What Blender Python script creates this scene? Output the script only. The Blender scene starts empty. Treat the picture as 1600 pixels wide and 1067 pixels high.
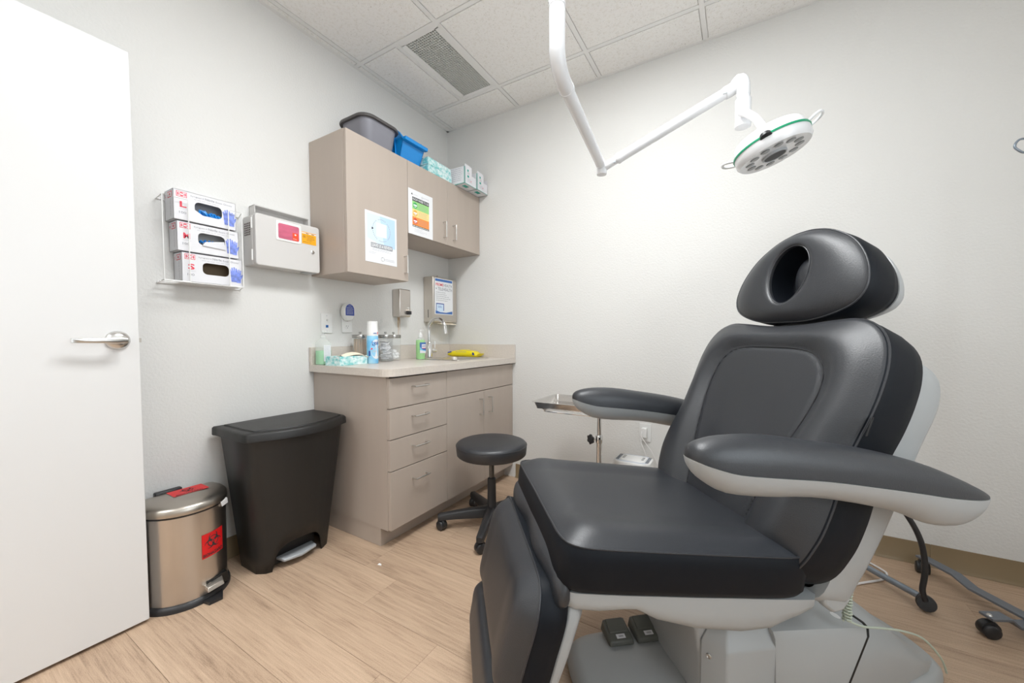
import bpy, math, random
from math import sin, cos, pi, radians, atan2, sqrt
from mathutils import Vector, Matrix
random.seed(7)
S = bpy.context.scene
COL = S.collection

# ------------------------------------------------------------------ camera
cd = bpy.data.cameras.new('camera'); cam = bpy.data.objects.new('camera', cd); COL.objects.link(cam)
cd.sensor_width = 36; cd.lens = 600.995 / 1600 * 36; cd.shift_y = 15.2 / 1600; cd.clip_start = 0.02
ya, pi_, ro = radians(30.8304), radians(-2.1487), radians(-0.0604)
F = Vector((-sin(ya) * cos(pi_), cos(ya) * cos(pi_), sin(pi_)))
R = Vector((cos(ya), sin(ya), 0)); U = R.cross(F)
R2 = R * cos(ro) + U * sin(ro); U2 = -R * sin(ro) + U * cos(ro)
cam.matrix_world = Matrix(((R2.x, U2.x, -F.x, 2.0953), (R2.y, U2.y, -F.y, -2.4853), (R2.z, U2.z, -F.z, 1.0629), (0, 0, 0, 1)))
S.camera = cam
# ------------------------------------------------------------------ world, lights, exposure
wd = bpy.data.worlds.new('world'); S.world = wd; wd.use_nodes = True
wd.node_tree.nodes['Background'].inputs[0].default_value = (0.9, 0.95, 1, 1)
wd.node_tree.nodes['Background'].inputs[1].default_value = 0.3
S.view_settings.view_transform = 'Standard'; S.view_settings.look = 'None'
S.view_settings.exposure = 0.95; S.view_settings.gamma = 1; S.view_settings.use_curve_mapping = False

def area(name, loc, sx, sy, power, colr, rot=(0, 0, 0)):
    l = bpy.data.lights.new(name, 'AREA'); l.shape = 'RECTANGLE'; l.size = sx; l.size_y = sy
    l.energy = power; l.color = colr
    o = bpy.data.objects.new(name, l); COL.objects.link(o); o.location = loc; o.rotation_euler = rot
    return o
TROFFERS = [(1.5855, -1.493)]
LP = 19.5
for i, (tx, ty) in enumerate(TROFFERS):
    area('troffer_light', (tx, ty, 2.715), 0.54, 1.14, LP, (0.955, 0.985, 1.0))
area('added_hall_fill', (0.75, -3.6, 2.6), 0.55, 1.1, 22, (0.96, 0.985, 1.0))  # lamp added in the unseen hall, fill through the doorway

area('added_window_fill', (3.44, -2.15, 1.55), 1.15, 1.25, 8, (0.86, 0.94, 1.0), (0, radians(90), 0))  # cool fill lamp added at the right, set in the added window

# ------------------------------------------------------------------ materials
MATS = {}
def mat(name, col, rough=0.5, metal=0.0, bump=0.0, bscale=200.0, spec=None, trans=0.0, emit=0.0, coat=0.0,
        var=0.0, vscale=(3, 3, 3), brush=None, alpha=1.0, ior=None, bdist=0.001, col2=None):
    if name in MATS: return MATS[name]
    m = bpy.data.materials.new(name); m.use_nodes = True; MATS[name] = m
    nt = m.node_tree; N = nt.nodes; L = nt.links; b = N['Principled BSDF']
    b.inputs['Base Color'].default_value = (*col, 1); b.inputs['Roughness'].default_value = rough
    b.inputs['Metallic'].default_value = metal
    if spec is not None: b.inputs['Specular IOR Level'].default_value = spec
    if trans: b.inputs['Transmission Weight'].default_value = trans
    if ior: b.inputs['IOR'].default_value = ior
    if coat: b.inputs['Coat Weight'].default_value = coat; b.inputs['Coat Roughness'].default_value = 0.2
    if emit:
        b.inputs['Emission Color'].default_value = (*col, 1); b.inputs['Emission Strength'].default_value = emit
    if alpha < 1: b.inputs['Alpha'].default_value = alpha
    tc = N.new('ShaderNodeTexCoord')
    if var:
        mp = N.new('ShaderNodeMapping'); mp.inputs['Scale'].default_value = vscale
        nz = N.new('ShaderNodeTexNoise'); nz.inputs['Scale'].default_value = 1; nz.inputs['Detail'].default_value = 6
        rp = N.new('ShaderNodeMix'); rp.data_type = 'RGBA'
        c2 = col2 or tuple(max(0, c * (1 - var)) for c in col); c1 = col if col2 else tuple(min(1, c * (1 + var)) for c in col)
        rp.inputs[6].default_value = (*c1, 1); rp.inputs[7].default_value = (*c2, 1)
        L.new(tc.outputs['Object'], mp.inputs[0]); L.new(mp.outputs[0], nz.inputs['Vector'])
        mq = N.new('ShaderNodeMapRange'); mq.inputs['From Min'].default_value = 0.36; mq.inputs['From Max'].default_value = 0.64; L.new(nz.outputs['Fac'], mq.inputs[0]); L.new(mq.outputs[0], rp.inputs[0]); L.new(rp.outputs[2], b.inputs['Base Color'])
    if bump or brush:
        nz = N.new('ShaderNodeTexNoise'); nz.inputs['Scale'].default_value = bscale; nz.inputs['Detail'].default_value = 3
        mp = N.new('ShaderNodeMapping'); L.new(tc.outputs['Object'], mp.inputs[0]); L.new(mp.outputs[0], nz.inputs['Vector'])
        if brush: mp.inputs['Scale'].default_value = brush
        bp = N.new('ShaderNodeBump'); bp.inputs['Strength'].default_value = bump or 0.1; bp.inputs['Distance'].default_value = bdist
        L.new(nz.outputs['Fac'], bp.inputs['Height']); L.new(bp.outputs[0], b.inputs['Normal'])
    return m

m_wall = mat('wall_paint', (0.765, 0.76, 0.74), 0.6, bump=0.55, bscale=95, bdist=0.0032, spec=0.3)
m_white = mat('white_plastic', (0.82, 0.82, 0.81), 0.35)
m_paintwhite = mat('door_white', (0.77, 0.77, 0.77), 0.4, spec=0.4)
m_lam = mat('taupe_laminate', (0.47, 0.40, 0.345), 0.42, var=0.018, vscale=(18, 18, 1.5))
m_lamdark = mat('cabinet_shadow_gap', (0.05, 0.04, 0.035), 0.8)
m_counter = mat('counter_laminate', (0.66, 0.60, 0.54), 0.32, var=0.035, vscale=(90, 90, 90))
m_base = mat('brown_vinyl_base', (0.27, 0.20, 0.115), 0.45)
m_tile = None
m_grid = mat('grid_white', (0.88, 0.875, 0.86), 0.45)
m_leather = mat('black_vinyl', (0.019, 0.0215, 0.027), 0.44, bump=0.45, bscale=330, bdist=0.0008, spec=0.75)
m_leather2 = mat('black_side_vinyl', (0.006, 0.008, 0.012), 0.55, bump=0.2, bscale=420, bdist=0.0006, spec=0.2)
m_thread = mat('dark_thread', (0.012, 0.012, 0.014), 0.7)
m_shell = mat('light_grey_shell', (0.42, 0.435, 0.44), 0.36)
m_steel = mat('brushed_steel', (0.62, 0.58, 0.54), 0.3, metal=1, brush=(260, 260, 3), bump=0.06, bscale=1)
m_steelh = mat('brushed_steel_panel', (0.50, 0.46, 0.41), 0.34, metal=1, brush=(2, 300, 300), bump=0.05, bscale=1)
m_steelbox = mat('satin_steel_box', (0.60, 0.555, 0.50), 0.38, metal=0.85)
m_chrome = mat('chrome', (0.78, 0.78, 0.78), 0.08, metal=1)
m_nickel = mat('satin_nickel', (0.66, 0.65, 0.63), 0.28, metal=1)
m_blackp = mat('black_plastic', (0.022, 0.022, 0.024), 0.42, bump=0.1, bscale=500)
m_binblack = mat('charcoal_bin_plastic', (0.013, 0.0125, 0.012), 0.46, bump=0.15, bscale=600)
m_greyp = mat('silver_grey_plastic', (0.42, 0.44, 0.46), 0.3)
m_totegrey = mat('grey_tote_plastic', (0.235, 0.235, 0.27), 0.38)
m_totedark = mat('dark_tote_rim', (0.09, 0.085, 0.085), 0.4)
m_blue = mat('blue_bin_plastic', (0.008, 0.27, 0.72), 0.3)
m_enamel = mat('white_enamel', (0.84, 0.85, 0.87), 0.25, coat=0.3)
m_green = mat('green_trim', (0.01, 0.33, 0.16), 0.35)
m_lens = mat('led_lens', (0.24, 0.25, 0.25), 0.2)
m_black = mat('matte_black', (0.006, 0.006, 0.006), 0.5)
m_red = mat('red_sticker', (0.72, 0.012, 0.015), 0.4)
m_redprint = mat('red_print', (0.80, 0.06, 0.10), 0.5)
m_paper = mat('white_paper', (0.83, 0.84, 0.86), 0.6)
m_card = mat('white_card', (0.80, 0.80, 0.83), 0.5)
m_ink = mat('dark_ink', (0.035, 0.035, 0.04), 0.6)
m_greyink = mat('grey_ink', (0.32, 0.33, 0.36), 0.6)
m_ltgreyink = mat('pale_grey_ink', (0.55, 0.56, 0.60), 0.6)
m_lightblue = mat('pale_blue_print', (0.50, 0.68, 0.93), 0.6)
m_palerblue = mat('paler_blue_print', (0.66, 0.80, 0.95), 0.6)
m_handblue = mat('glove_blue_print', (0.22, 0.30, 0.78), 0.5, var=0.25, vscale=(60, 60, 60))
m_navy = mat('navy_print', (0.02, 0.055, 0.33), 0.45)
m_bannerblue = mat('banner_blue', (0.06, 0.17, 0.48), 0.5)
m_pgreen = mat('poster_green', (0.33, 0.66, 0.24), 0.6)
m_pgreen2 = mat('poster_dark_green', (0.06, 0.40, 0.12), 0.6)
m_pyel = mat('poster_yellow', (0.92, 0.70, 0.28), 0.6)
m_pyel2 = mat('poster_amber', (0.80, 0.45, 0.06), 0.6)
m_por = mat('poster_orange', (0.90, 0.30, 0.07), 0.6)
m_por2 = mat('poster_red', (0.70, 0.08, 0.04), 0.6)
m_orange = mat('orange_label', (0.95, 0.42, 0.01), 0.5)
m_nitrile = mat('blue_nitrile', (0.015, 0.26, 0.75), 0.35)
m_teal = mat('tissue_box_print', (0.80, 0.90, 0.90), 0.5, var=0.5, vscale=(48, 48, 60), col2=(0.16, 0.58, 0.58))
m_tealdk = mat('tissue_box_dark', (0.02, 0.14, 0.16), 0.5)
m_tissue = mat('cream_tissue', (0.86, 0.76, 0.60), 0.8)
m_yellow = mat('yellow_pack', (0.90, 0.74, 0.01), 0.35, bump=0.4, bscale=40, bdist=0.004)
m_glass = mat('clear_glass', (0.80, 0.83, 0.82), 0.03, alpha=0.13)
m_clearp = mat('clear_bottle_plastic', (0.85, 0.90, 0.88), 0.08, alpha=0.22)
m_gel = mat('green_gel', (0.42, 0.88, 0.50), 0.15, trans=0.25, ior=1.2)
m_gel2 = mat('lime_soap', (0.38, 0.88, 0.25), 0.15, trans=0.25, ior=1.2)
m_canblue = mat('spray_can_blue', (0.18, 0.55, 0.88), 0.3, var=0.4, vscale=(10, 10, 12), col2=(0.45, 0.76, 0.95))
m_wood = mat('wood_sticks', (0.62, 0.40, 0.22), 0.6, var=0.2, vscale=(200, 200, 5))
m_cotton = mat('cotton', (0.90, 0.90, 0.90), 0.9)
m_iv = mat('grey_hammered_metal', (0.17, 0.185, 0.21), 0.45, metal=0.3)
m_bluegrey = mat('blue_grey_tube', (0.25, 0.29, 0.34), 0.3, metal=0.5)
m_cord = mat('white_cord', (0.80, 0.78, 0.77), 0.4)
m_grncord = mat('pale_green_cord', (0.50, 0.56, 0.47), 0.5)
m_pedal = mat('grey_pedal', (0.12, 0.125, 0.11), 0.45)
m_pinkwin = mat('pink_window', (0.62, 0.13, 0.22), 0.12, coat=0.5, var=0.15, vscale=(8, 8, 30))
m_redorange = mat('red_orange_label', (0.9, 0.08, 0.02), 0.5)
m_sharps = mat('sharps_box_plastic', (0.66, 0.645, 0.63), 0.35)
m_stain = mat('rust_stain', (0.50, 0.27, 0.09), 0.6, var=0.3, vscale=(90, 90, 20), col2=(0.74, 0.62, 0.46))
m_cardin = mat('brown_card_inside', (0.30, 0.22, 0.14), 0.8)
m_cardgrey = mat('grey_card_inside', (0.70, 0.69, 0.69), 0.8)
m_eggback = mat('vent_dark', (0.10, 0.105, 0.095), 0.8)
m_diff = mat('light_diffuser', (1.0, 0.99, 0.97), 0.5, emit=3.0)
m_wire = mat('white_wire', (0.85, 0.85, 0.84), 0.3)
m_teal2 = mat('box_teal', (0.02, 0.38, 0.30), 0.5)

def tile_mat():
    m = bpy.data.materials.new('ceiling_tile'); m.use_nodes = True; nt = m.node_tree; N = nt.nodes; L = nt.links
    b = N['Principled BSDF']; b.inputs['Roughness'].default_value = 0.8; b.inputs['Specular IOR Level'].default_value = 0.1
    g = N.new('ShaderNodeNewGeometry')
    n1 = N.new('ShaderNodeTexNoise'); n1.inputs['Scale'].default_value = 190; n1.inputs['Detail'].default_value = 2
    n2 = N.new('ShaderNodeTexNoise'); n2.inputs['Scale'].default_value = 60; n2.inputs['Detail'].default_value = 4
    L.new(g.outputs['Position'], n1.inputs['Vector']); L.new(g.outputs['Position'], n2.inputs['Vector'])
    r1 = N.new('ShaderNodeValToRGB'); r1.color_ramp.elements[0].position = 0.27; r1.color_ramp.elements[1].position = 0.335
    r1.color_ramp.elements[0].color = (0.34, 0.32, 0.29, 1); r1.color_ramp.elements[1].color = (0.94, 0.93, 0.91, 1)
    L.new(n1.outputs['Fac'], r1.inputs[0])
    r2 = N.new('ShaderNodeValToRGB'); r2.color_ramp.elements[0].position = 0.3; r2.color_ramp.elements[1].position = 0.5
    r2.color_ramp.elements[0].color = (0.93, 0.92, 0.90, 1); r2.color_ramp.elements[1].color = (1, 1, 1, 1)
    L.new(n2.outputs['Fac'], r2.inputs[0])
    mx = N.new('ShaderNodeMix'); mx.data_type = 'RGBA'; mx.blend_type = 'MULTIPLY'; mx.inputs[0].default_value = 1
    L.new(r1.outputs[0], mx.inputs[6]); L.new(r2.outputs[0], mx.inputs[7]); L.new(mx.outputs[2], b.inputs['Base Color'])
    bp = N.new('ShaderNodeBump'); bp.inputs['Strength'].default_value = 0.5; bp.inputs['Distance'].default_value = 0.002
    L.new(n1.outputs['Fac'], bp.inputs['Height']); L.new(bp.outputs[0], b.inputs['Normal'])
    return m
m_tile = tile_mat()

def plank_mat():
    m = bpy.data.materials.new('vinyl_plank'); m.use_nodes = True; nt = m.node_tree; N = nt.nodes; L = nt.links
    b = N['Principled BSDF']; b.inputs['Roughness'].default_value = 0.45; b.inputs['Specular IOR Level'].default_value = 0.4
    g = N.new('ShaderNodeNewGeometry'); oi = N.new('ShaderNodeObjectInfo')
    add = N.new('ShaderNodeVectorMath'); add.operation = 'ADD'
    sc = N.new('ShaderNodeVectorMath'); sc.operation = 'SCALE'; sc.inputs['Scale'].default_value = 40
    cb = N.new('ShaderNodeCombineXYZ'); L.new(oi.outputs['Random'], cb.inputs[1]); L.new(oi.outputs['Random'], cb.inputs[0])
    L.new(cb.outputs[0], sc.inputs[0]); L.new(g.outputs['Position'], add.inputs[0]); L.new(sc.outputs[0], add.inputs[1])
    def nz(scale, sv, det=6, rough=0.6):
        mp = N.new('ShaderNodeMapping'); mp.inputs['Scale'].default_value = sv; L.new(add.outputs[0], mp.inputs[0])
        n = N.new('ShaderNodeTexNoise'); n.inputs['Scale'].default_value = scale; n.inputs['Detail'].default_value = det
        n.inputs['Roughness'].default_value = rough; n.inputs['Distortion'].default_value = 0.15; L.new(mp.outputs[0], n.inputs['Vector']); return n
    a = nz(1, (3.5, 75, 1), 8, 0.7); c = nz(1, (1.0, 7, 1), 4); f = nz(1, (9, 300, 1), 3); s = nz(330, (1, 1, 1), 2)
    r = N.new('ShaderNodeValToRGB'); e = r.color_ramp.elements
    e[0].position = 0.37; e[0].color = (0.235, 0.155, 0.105, 1); e[1].position = 0.60; e[1].color = (0.62, 0.455, 0.325, 1)
    x = e.new(0.47); x.color = (0.475, 0.335, 0.232, 1)
    def mm(op, p, q, v=None):
        k = N.new('ShaderNodeMath'); k.operation = op; L.new(p, k.inputs[0])
        if q is not None: L.new(q, k.inputs[1])
        if v is not None: k.inputs[1].default_value = v
        return k.outputs[0]
    t = mm('MULTIPLY', a.outputs['Fac'], None, 0.36); t2 = mm('MULTIPLY', c.outputs['Fac'], None, 0.26); t3 = mm('MULTIPLY', f.outputs['Fac'], None, 0.16); t4 = mm('MULTIPLY', s.outputs['Fac'], None, 0.22)
    tt = mm('ADD', mm('ADD', t, t2), mm('ADD', t3, t4))
    L.new(tt, r.inputs[0])
    hv = N.new('ShaderNodeHueSaturation'); L.new(r.outputs[0], hv.inputs['Color'])
    mr = N.new('ShaderNodeMapRange'); mr.inputs['To Min'].default_value = 0.975; mr.inputs['To Max'].default_value = 1.02
    L.new(oi.outputs['Random'], mr.inputs[0]); L.new(mr.outputs[0], hv.inputs['Value']); L.new(hv.outputs[0], b.inputs['Base Color'])
    bp = N.new('ShaderNodeBump'); bp.inputs['Strength'].default_value = 0.12; bp.inputs['Distance'].default_value = 0.001
    L.new(f.outputs['Fac'], bp.inputs['Height']); L.new(bp.outputs[0], b.inputs['Normal'])
    return m
m_plank = plank_mat()

# ------------------------------------------------------------------ mesh helpers
class MB:
    def __init__(s): s.v = []; s.f = []; s.m = []; s.cur = 0
    def add(s, vs, fs):
        o = len(s.v); s.v += [tuple(p) for p in vs]; s.f += [tuple(i + o for i in f) for f in fs]; s.m += [s.cur] * len(fs); return s
    def box(s, x0, y0, z0, x1, y1, z1):
        x0, x1 = sorted((x0, x1)); y0, y1 = sorted((y0, y1)); z0, z1 = sorted((z0, z1))
        v = [(x0, y0, z0), (x1, y0, z0), (x1, y1, z0), (x0, y1, z0), (x0, y0, z1), (x1, y0, z1), (x1, y1, z1), (x0, y1, z1)]
        return s.add(v, [(3, 2, 1, 0), (4, 5, 6, 7), (0, 1, 5, 4), (1, 2, 6, 5), (2, 3, 7, 6), (3, 0, 4, 7)])
    def hexa(s, b, t):
        return s.add(list(b) + list(t), [(3, 2, 1, 0), (4, 5, 6, 7), (0, 1, 5, 4), (1, 2, 6, 5), (2, 3, 7, 6), (3, 0, 4, 7)])
    def loft(s, rings, cap0=True, cap1=True, closed=True):
        n = len(rings[0]); vs = [p for r in rings for p in r]; fs = []
        for i in range(len(rings) - 1):
            for j in range(n if closed else n - 1):
                k = (j + 1) % n; fs.append((i * n + j, i * n + k, (i + 1) * n + k, (i + 1) * n + j))
        if cap0: fs.append(tuple(range(n - 1, -1, -1)))
        if cap1: fs.append(tuple((len(rings) - 1) * n + j for j in range(n)))
        return s.add(vs, fs)
    def tube(s, path, r, n=10, cap=True, loop=False):
        P = [Vector(p) for p in path]; m = len(P); rr = r if isinstance(r, (list, tuple)) else [r] * m
        T = []
        for i in range(m):
            if loop: t = P[(i + 1) % m] - P[i - 1]
            else: t = P[min(i + 1, m - 1)] - P[max(i - 1, 0)]
            T.append(t.normalized() if t.length > 1e-9 else Vector((0, 0, 1)))
        u = T[0].orthogonal().normalized(); rings = []
        for i in range(m):
            if i:
                q = T[i - 1].rotation_difference(T[i]); u = q @ u
            u = (u - T[i] * u.dot(T[i])).normalized(); w = T[i].cross(u)
            rings.append([P[i] + (u * cos(2 * pi * k / n) + w * sin(2 * pi * k / n)) * rr[i] for k in range(n)])
        if loop: rings.append(rings[0]); cap = False
        return s.loft(rings, cap, cap)
    def lathe(s, prof, c=(0, 0, 0), n=32, ax=None, cap0=True, cap1=True):
        c = Vector(c)
        if ax is None: a, u, w = Vector((0, 0, 1)), Vector((1, 0, 0)), Vector((0, 1, 0))
        else:
            a = Vector(ax).normalized(); u = a.orthogonal().normalized(); w = a.cross(u)
        return s.loft([[c + a * z + (u * cos(2 * pi * k / n) + w * sin(2 * pi * k / n)) * max(r, 1e-5) for k in range(n)] for r, z in prof], cap0, cap1)
    def prism(s, poly, f, a, b):
        return s.loft([[f(u, v, a) for u, v in poly], [f(u, v, b) for u, v in poly]])
    def sphere(s, c, r, n=16, sc=(1, 1, 1)):
        return s.loft([[(c[0] + sc[0] * r * sin(pi * i / n) * cos(2 * pi * k / n) + 0, c[1] + sc[1] * r * sin(pi * i / n) * sin(2 * pi * k / n), c[2] - sc[2] * r * cos(pi * i / n)) for k in range(n)] for i in range(n + 1)], False, False)
    def mesh(s, name, mats, smooth=40):
        me = bpy.data.meshes.new(name); me.from_pydata(s.v, [], s.f)
        for m in (mats if isinstance(mats, (list, tuple)) else [mats]): me.materials.append(m)
        me.polygons.foreach_set('material_index', s.m); me.update()
        import bmesh
        bm = bmesh.new(); bm.from_mesh(me); bmesh.ops.remove_doubles(bm, verts=bm.verts, dist=1e-6); bmesh.ops.recalc_face_normals(bm, faces=bm.faces); bm.to_mesh(me); bm.free()
        if smooth: me.shade_smooth(); me.set_sharp_from_angle(angle=radians(smooth))
        return me
    def build(s, name, mats, parent=None, bevel=0, seg=2, sub=0, smooth=40, kind=None):
        o = bpy.data.objects.new(name, s.mesh(name, mats, smooth)); COL.objects.link(o)
        if parent: o.parent = parent
        if bevel:
            b = o.modifiers.new('bevel', 'BEVEL'); b.width = bevel; b.segments = seg; b.limit_method = 'ANGLE'; b.angle_limit = radians(35)
        if sub:
            b = o.modifiers.new('sub', 'SUBSURF'); b.levels = sub; b.render_levels = sub
        if kind: o['kind'] = kind
        return o
def tag(o, label, cat, group=None):
    o['label'] = label; o['category'] = cat
    if group: o['group'] = group
    return o
def thing(name, label, cat, loc=(0, 0, 0), rz=0, group=None):
    o = bpy.data.objects.new(name, None); COL.objects.link(o); o.location = loc; o.rotation_euler = (0, 0, rz); o.empty_display_size = 0.05
    return tag(o, label, cat, group)
def copytree(o, parent=None):
    c = o.copy(); COL.objects.link(c)
    if parent: c.parent = parent
    for ch in list(o.children): copytree(ch, c)
    return c
def lab(o, t): o['label'] = t; return o
def rrect(x0, y0, x1, y1, r, n=5):
    P = []
    for cx, cy, a in ((x1 - r, y0 + r, -90), (x1 - r, y1 - r, 0), (x0 + r, y1 - r, 90), (x0 + r, y0 + r, 180)):
        for k in range(n + 1):
            t = radians(a + 90 * k / n); P.append((cx + r * cos(t), cy + r * sin(t)))
    return P
def smooth_poly(P, n, closed=True):
    m = len(P); out = []
    segs = m if closed else m - 1
    for i in range(segs):
        g = lambda k: P[k % m] if closed else P[max(0, min(m - 1, k))]
        a, b, c, d = g(i - 1), g(i), g(i + 1), g(i + 2)
        for k in range(n):
            t = k / n
            out.append(tuple(0.5 * ((2 * b[q]) + (-a[q] + c[q]) * t + (2 * a[q] - 5 * b[q] + 4 * c[q] - d[q]) * t * t + (-a[q] + 3 * b[q] - 3 * c[q] + d[q]) * t ** 3) for q in range(len(b))))
    if not closed: out.append(tuple(P[-1]))
    return out
def resample(P, n):
    m = len(P); d = [0]
    for i in range(m): d.append(d[-1] + sqrt(sum((P[(i + 1) % m][q] - P[i][q]) ** 2 for q in range(2))))
    out = []; j = 0
    for k in range(n):
        t = d[-1] * k / n
        while d[j + 1] < t: j += 1
        f = (t - d[j]) / max(1e-9, d[j + 1] - d[j]); a, b = P[j % m], P[(j + 1) % m]
        out.append((a[0] + (b[0] - a[0]) * f, a[1] + (b[1] - a[1]) * f))
    return out
def inset(P, d):
    n = len(P); out = []
    ar = sum(P[i][0] * P[(i + 1) % n][1] - P[(i + 1) % n][0] * P[i][1] for i in range(n)); sg = 1 if ar > 0 else -1
    for i in range(n):
        a, b = P[i - 1], P[(i + 1) % n]; tx, ty = b[0] - a[0], b[1] - a[1]; l = sqrt(tx * tx + ty * ty) or 1
        out.append((P[i][0] - sg * ty / l * d * 1.0, P[i][1] + sg * tx / l * d))
    return out
def sstep(a, b, x):
    t = max(0, min(1, (x - a) / (b - a))); return t * t * (3 - 2 * t)

class Flat:
    """printed marks: thin faces laid on a surface"""
    def __init__(s, o, r, u):
        s.o = Vector(o); s.r = Vector(r).normalized(); s.u = Vector(u).normalized(); s.n = s.r.cross(s.u); s.mb = MB(); s.mats = []
        s.wrap = None
    def P(s, x, y, l):
        if s.wrap: return s.wrap(x, y, l)
        return s.o + s.r * x + s.u * y + s.n * (0.0003 * l)
    def _m(s, m):
        if m not in s.mats: s.mats.append(m)
        s.mb.cur = s.mats.index(m)
    def poly(s, pts, m, l=1): s._m(m); s.mb.add([s.P(x, y, l) for x, y in pts], [tuple(range(len(pts)))]); return s
    def rect(s, x0, y0, x1, y1, m, l=1, nx=1):
        for k in range(nx):
            a, b = x0 + (x1 - x0) * k / nx, x0 + (x1 - x0) * (k + 1) / nx; s.poly([(a, y0), (b, y0), (b, y1), (a, y1)], m, l)
        return s
    def disc(s, x, y, r, m, l=1, ry=None): return s.poly([(x + r * cos(2 * pi * k / 24), y + (ry or r) * sin(2 * pi * k / 24)) for k in range(24)], m, l)
    def ring(s, x, y, r0, r1, m, l=1, a0=0, a1=360, n=24):
        for k in range(n):
            a = radians(a0 + (a1 - a0) * k / n); b = radians(a0 + (a1 - a0) * (k + 1) / n)
            s.poly([(x + r0 * cos(a), y + r0 * sin(a)), (x + r1 * cos(a), y + r1 * sin(a)), (x + r1 * cos(b), y + r1 * sin(b)), (x + r0 * cos(b), y + r0 * sin(b))], m, l)
        return s
    def lines(s, x0, y0, x1, y1, n, h, m, l=1, rag=0.3):
        for k in range(n):
            y = y1 - (y1 - y0) * (k + 0.5) / n; e = x1 - (x1 - x0) * random.random() * rag
            x = x0
            while x < e:
                w = random.uniform(0.06, 0.16) * (x1 - x0); s.rect(x, y - h / 2, min(e, x + w), y + h / 2, m, l); x += w + 0.025 * (x1 - x0)
        return s
    def text(s, t, x, y, h, m, w=None, l=2, bold=0.0, rot=0, shear=0):
        c = bpy.data.curves.new('t', 'FONT'); c.body = t; c.size = 1; c.offset = bold; c.resolution_u = 2; c.shear = shear
        o = bpy.data.objects.new('t', c); COL.objects.link(o)
        me = bpy.data.meshes.new_from_object(o.evaluated_get(bpy.context.evaluated_depsgraph_get()))
        V = [v.co.copy() for v in me.vertices]; Fc = [tuple(p.vertices) for p in me.polygons]
        bpy.data.objects.remove(o); bpy.data.curves.remove(c); bpy.data.meshes.remove(me)
        if not V: return s
        x0 = min(v.x for v in V); x1 = max(v.x for v in V); y0 = min(v.y for v in V); y1 = max(v.y for v in V)
        sy = h / max(1e-6, (y1 - y0)); sx = (w / (x1 - x0)) if w else sy
        s._m(m); cr, sr = cos(radians(rot)), sin(radians(rot)); pts = []
        for v in V:
            a, b = (v.x - x0) * sx, (v.y - y0) * sy; pts.append(s.P(x + a * cr - b * sr, y + a * sr + b * cr, l))
        s.mb.add(pts, Fc); return s
    def build(s, name, parent): return s.mb.build(name, s.mats, parent, smooth=0)
RY, UZ = (0, 1, 0), (0, 0, 1)      # print on faces that look along +x

def struct(o): o['kind'] = 'structure'; return o

# ------------------------------------------------------------------ room shell
RX, RYB, HZ = 3.45, -2.93, 2.732
struct(MB().box(-0.12, -4.4, -0.1, RX + 0.12, 0.12, -0.004).build('floor', mat('subfloor', (0.30, 0.21, 0.145), 0.8)))
fl = bpy.data.objects['floor']
struct(MB().box(-0.12, -4.4, 0, 0, 0.12, 2.9).build('wall_left', m_wall))
struct(MB().box(0, 0, 0, RX, 0.12, 2.9).build('wall_back', m_wall))
WY0, WY1, WZ0, WZ1 = -2.75, -1.55, 0.92, 2.20
struct(MB().box(RX, -4.4, 0, RX + 0.12, WY0, 2.9).box(RX, WY1, 0, RX + 0.12, 0.12, 2.9).box(RX, WY0, 0, RX + 0.12, WY1, WZ0).box(RX, WY0, WZ1, RX + 0.12, WY1, 2.9).build('wall_right', m_wall))
wn = struct(MB().box(RX + 0.03, WY0, WZ0, RX + 0.08, WY0 + 0.04, WZ1).box(RX + 0.03, WY1 - 0.04, WZ0, RX + 0.08, WY1, WZ1).box(RX + 0.03, WY0, WZ0, RX + 0.08, WY1, WZ0 + 0.04).box(RX + 0.03, WY0, WZ1 - 0.04, RX + 0.08, WY1, WZ1).build('added_window_1', m_paintwhite))  # unseen window behind the camera, added to go with the cool fill
MB().box(RX + 0.05, WY0 + 0.04, WZ0 + 0.04, RX + 0.054, WY1 - 0.04, WZ1 - 0.04).build('pane', mat('added_window_glass', (0.9, 0.95, 1.0), 0.02, alpha=0.15), wn, smooth=0)
struct(MB().box(0, RYB - 0.12, 0, 0.13, RYB, 2.9).box(1.14, RYB - 0.12, 0, RX, RYB, 2.9).box(0.13, RYB - 0.12, 2.12, 1.14, RYB, 2.9).build('wall_front', m_wall))
struct(MB().box(-0.12, -4.52, 0, RX + 0.12, -4.4, 2.9).build('wall_hall', m_wall))
# planks
PW = 0.1775; y = -1.51 + PW * 8 + PW; k = 0
y = -1.51 + PW * 9
rows = []
while y > -4.4:
    rows.append((max(y - PW, -4.4), min(y, 0.0))); y -= PW
pm = {}
for i, (a, b) in enumerate(rows):
    if b - a < 0.01: continue
    x = -random.uniform(0.0, 1.2)
    if abs(b + 1.51) < 0.01: x = 1.213 - 2.44
    if abs(b + 1.3325) < 0.01: x = 0.82 - 1.22
    while x < RX:
        x0, x1 = max(0, x), min(RX, x + 1.22)
        if x1 - x0 > 0.02:
            g = 0.0003
            key = (round(x1 - x0, 3), round(b - a, 3))
            if key not in pm:
                lx, ly = key[0] - 2 * g, key[1] - 2 * g; c = 0.0003
                pm[key] = MB().hexa([(0, 0, -0.004), (lx, 0, -0.004), (lx, ly, -0.004), (0, ly, -0.004)], [(0, 0, -c), (lx, 0, -c), (lx, ly, -c), (0, ly, -c)]).loft(
                    [[(0, 0, -c), (lx, 0, -c), (lx, ly, -c), (0, ly, -c)], [(c, c, 0), (lx - c, c, 0), (lx - c, ly - c, 0), (c, ly - c, 0)]], False, True).mesh('plank', m_plank, 0)
            o = bpy.data.objects.new('plank', pm[key]); COL.objects.link(o); o.parent = fl; o.location = (x0 + g, a + g, 0)
        x += 1.22
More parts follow.
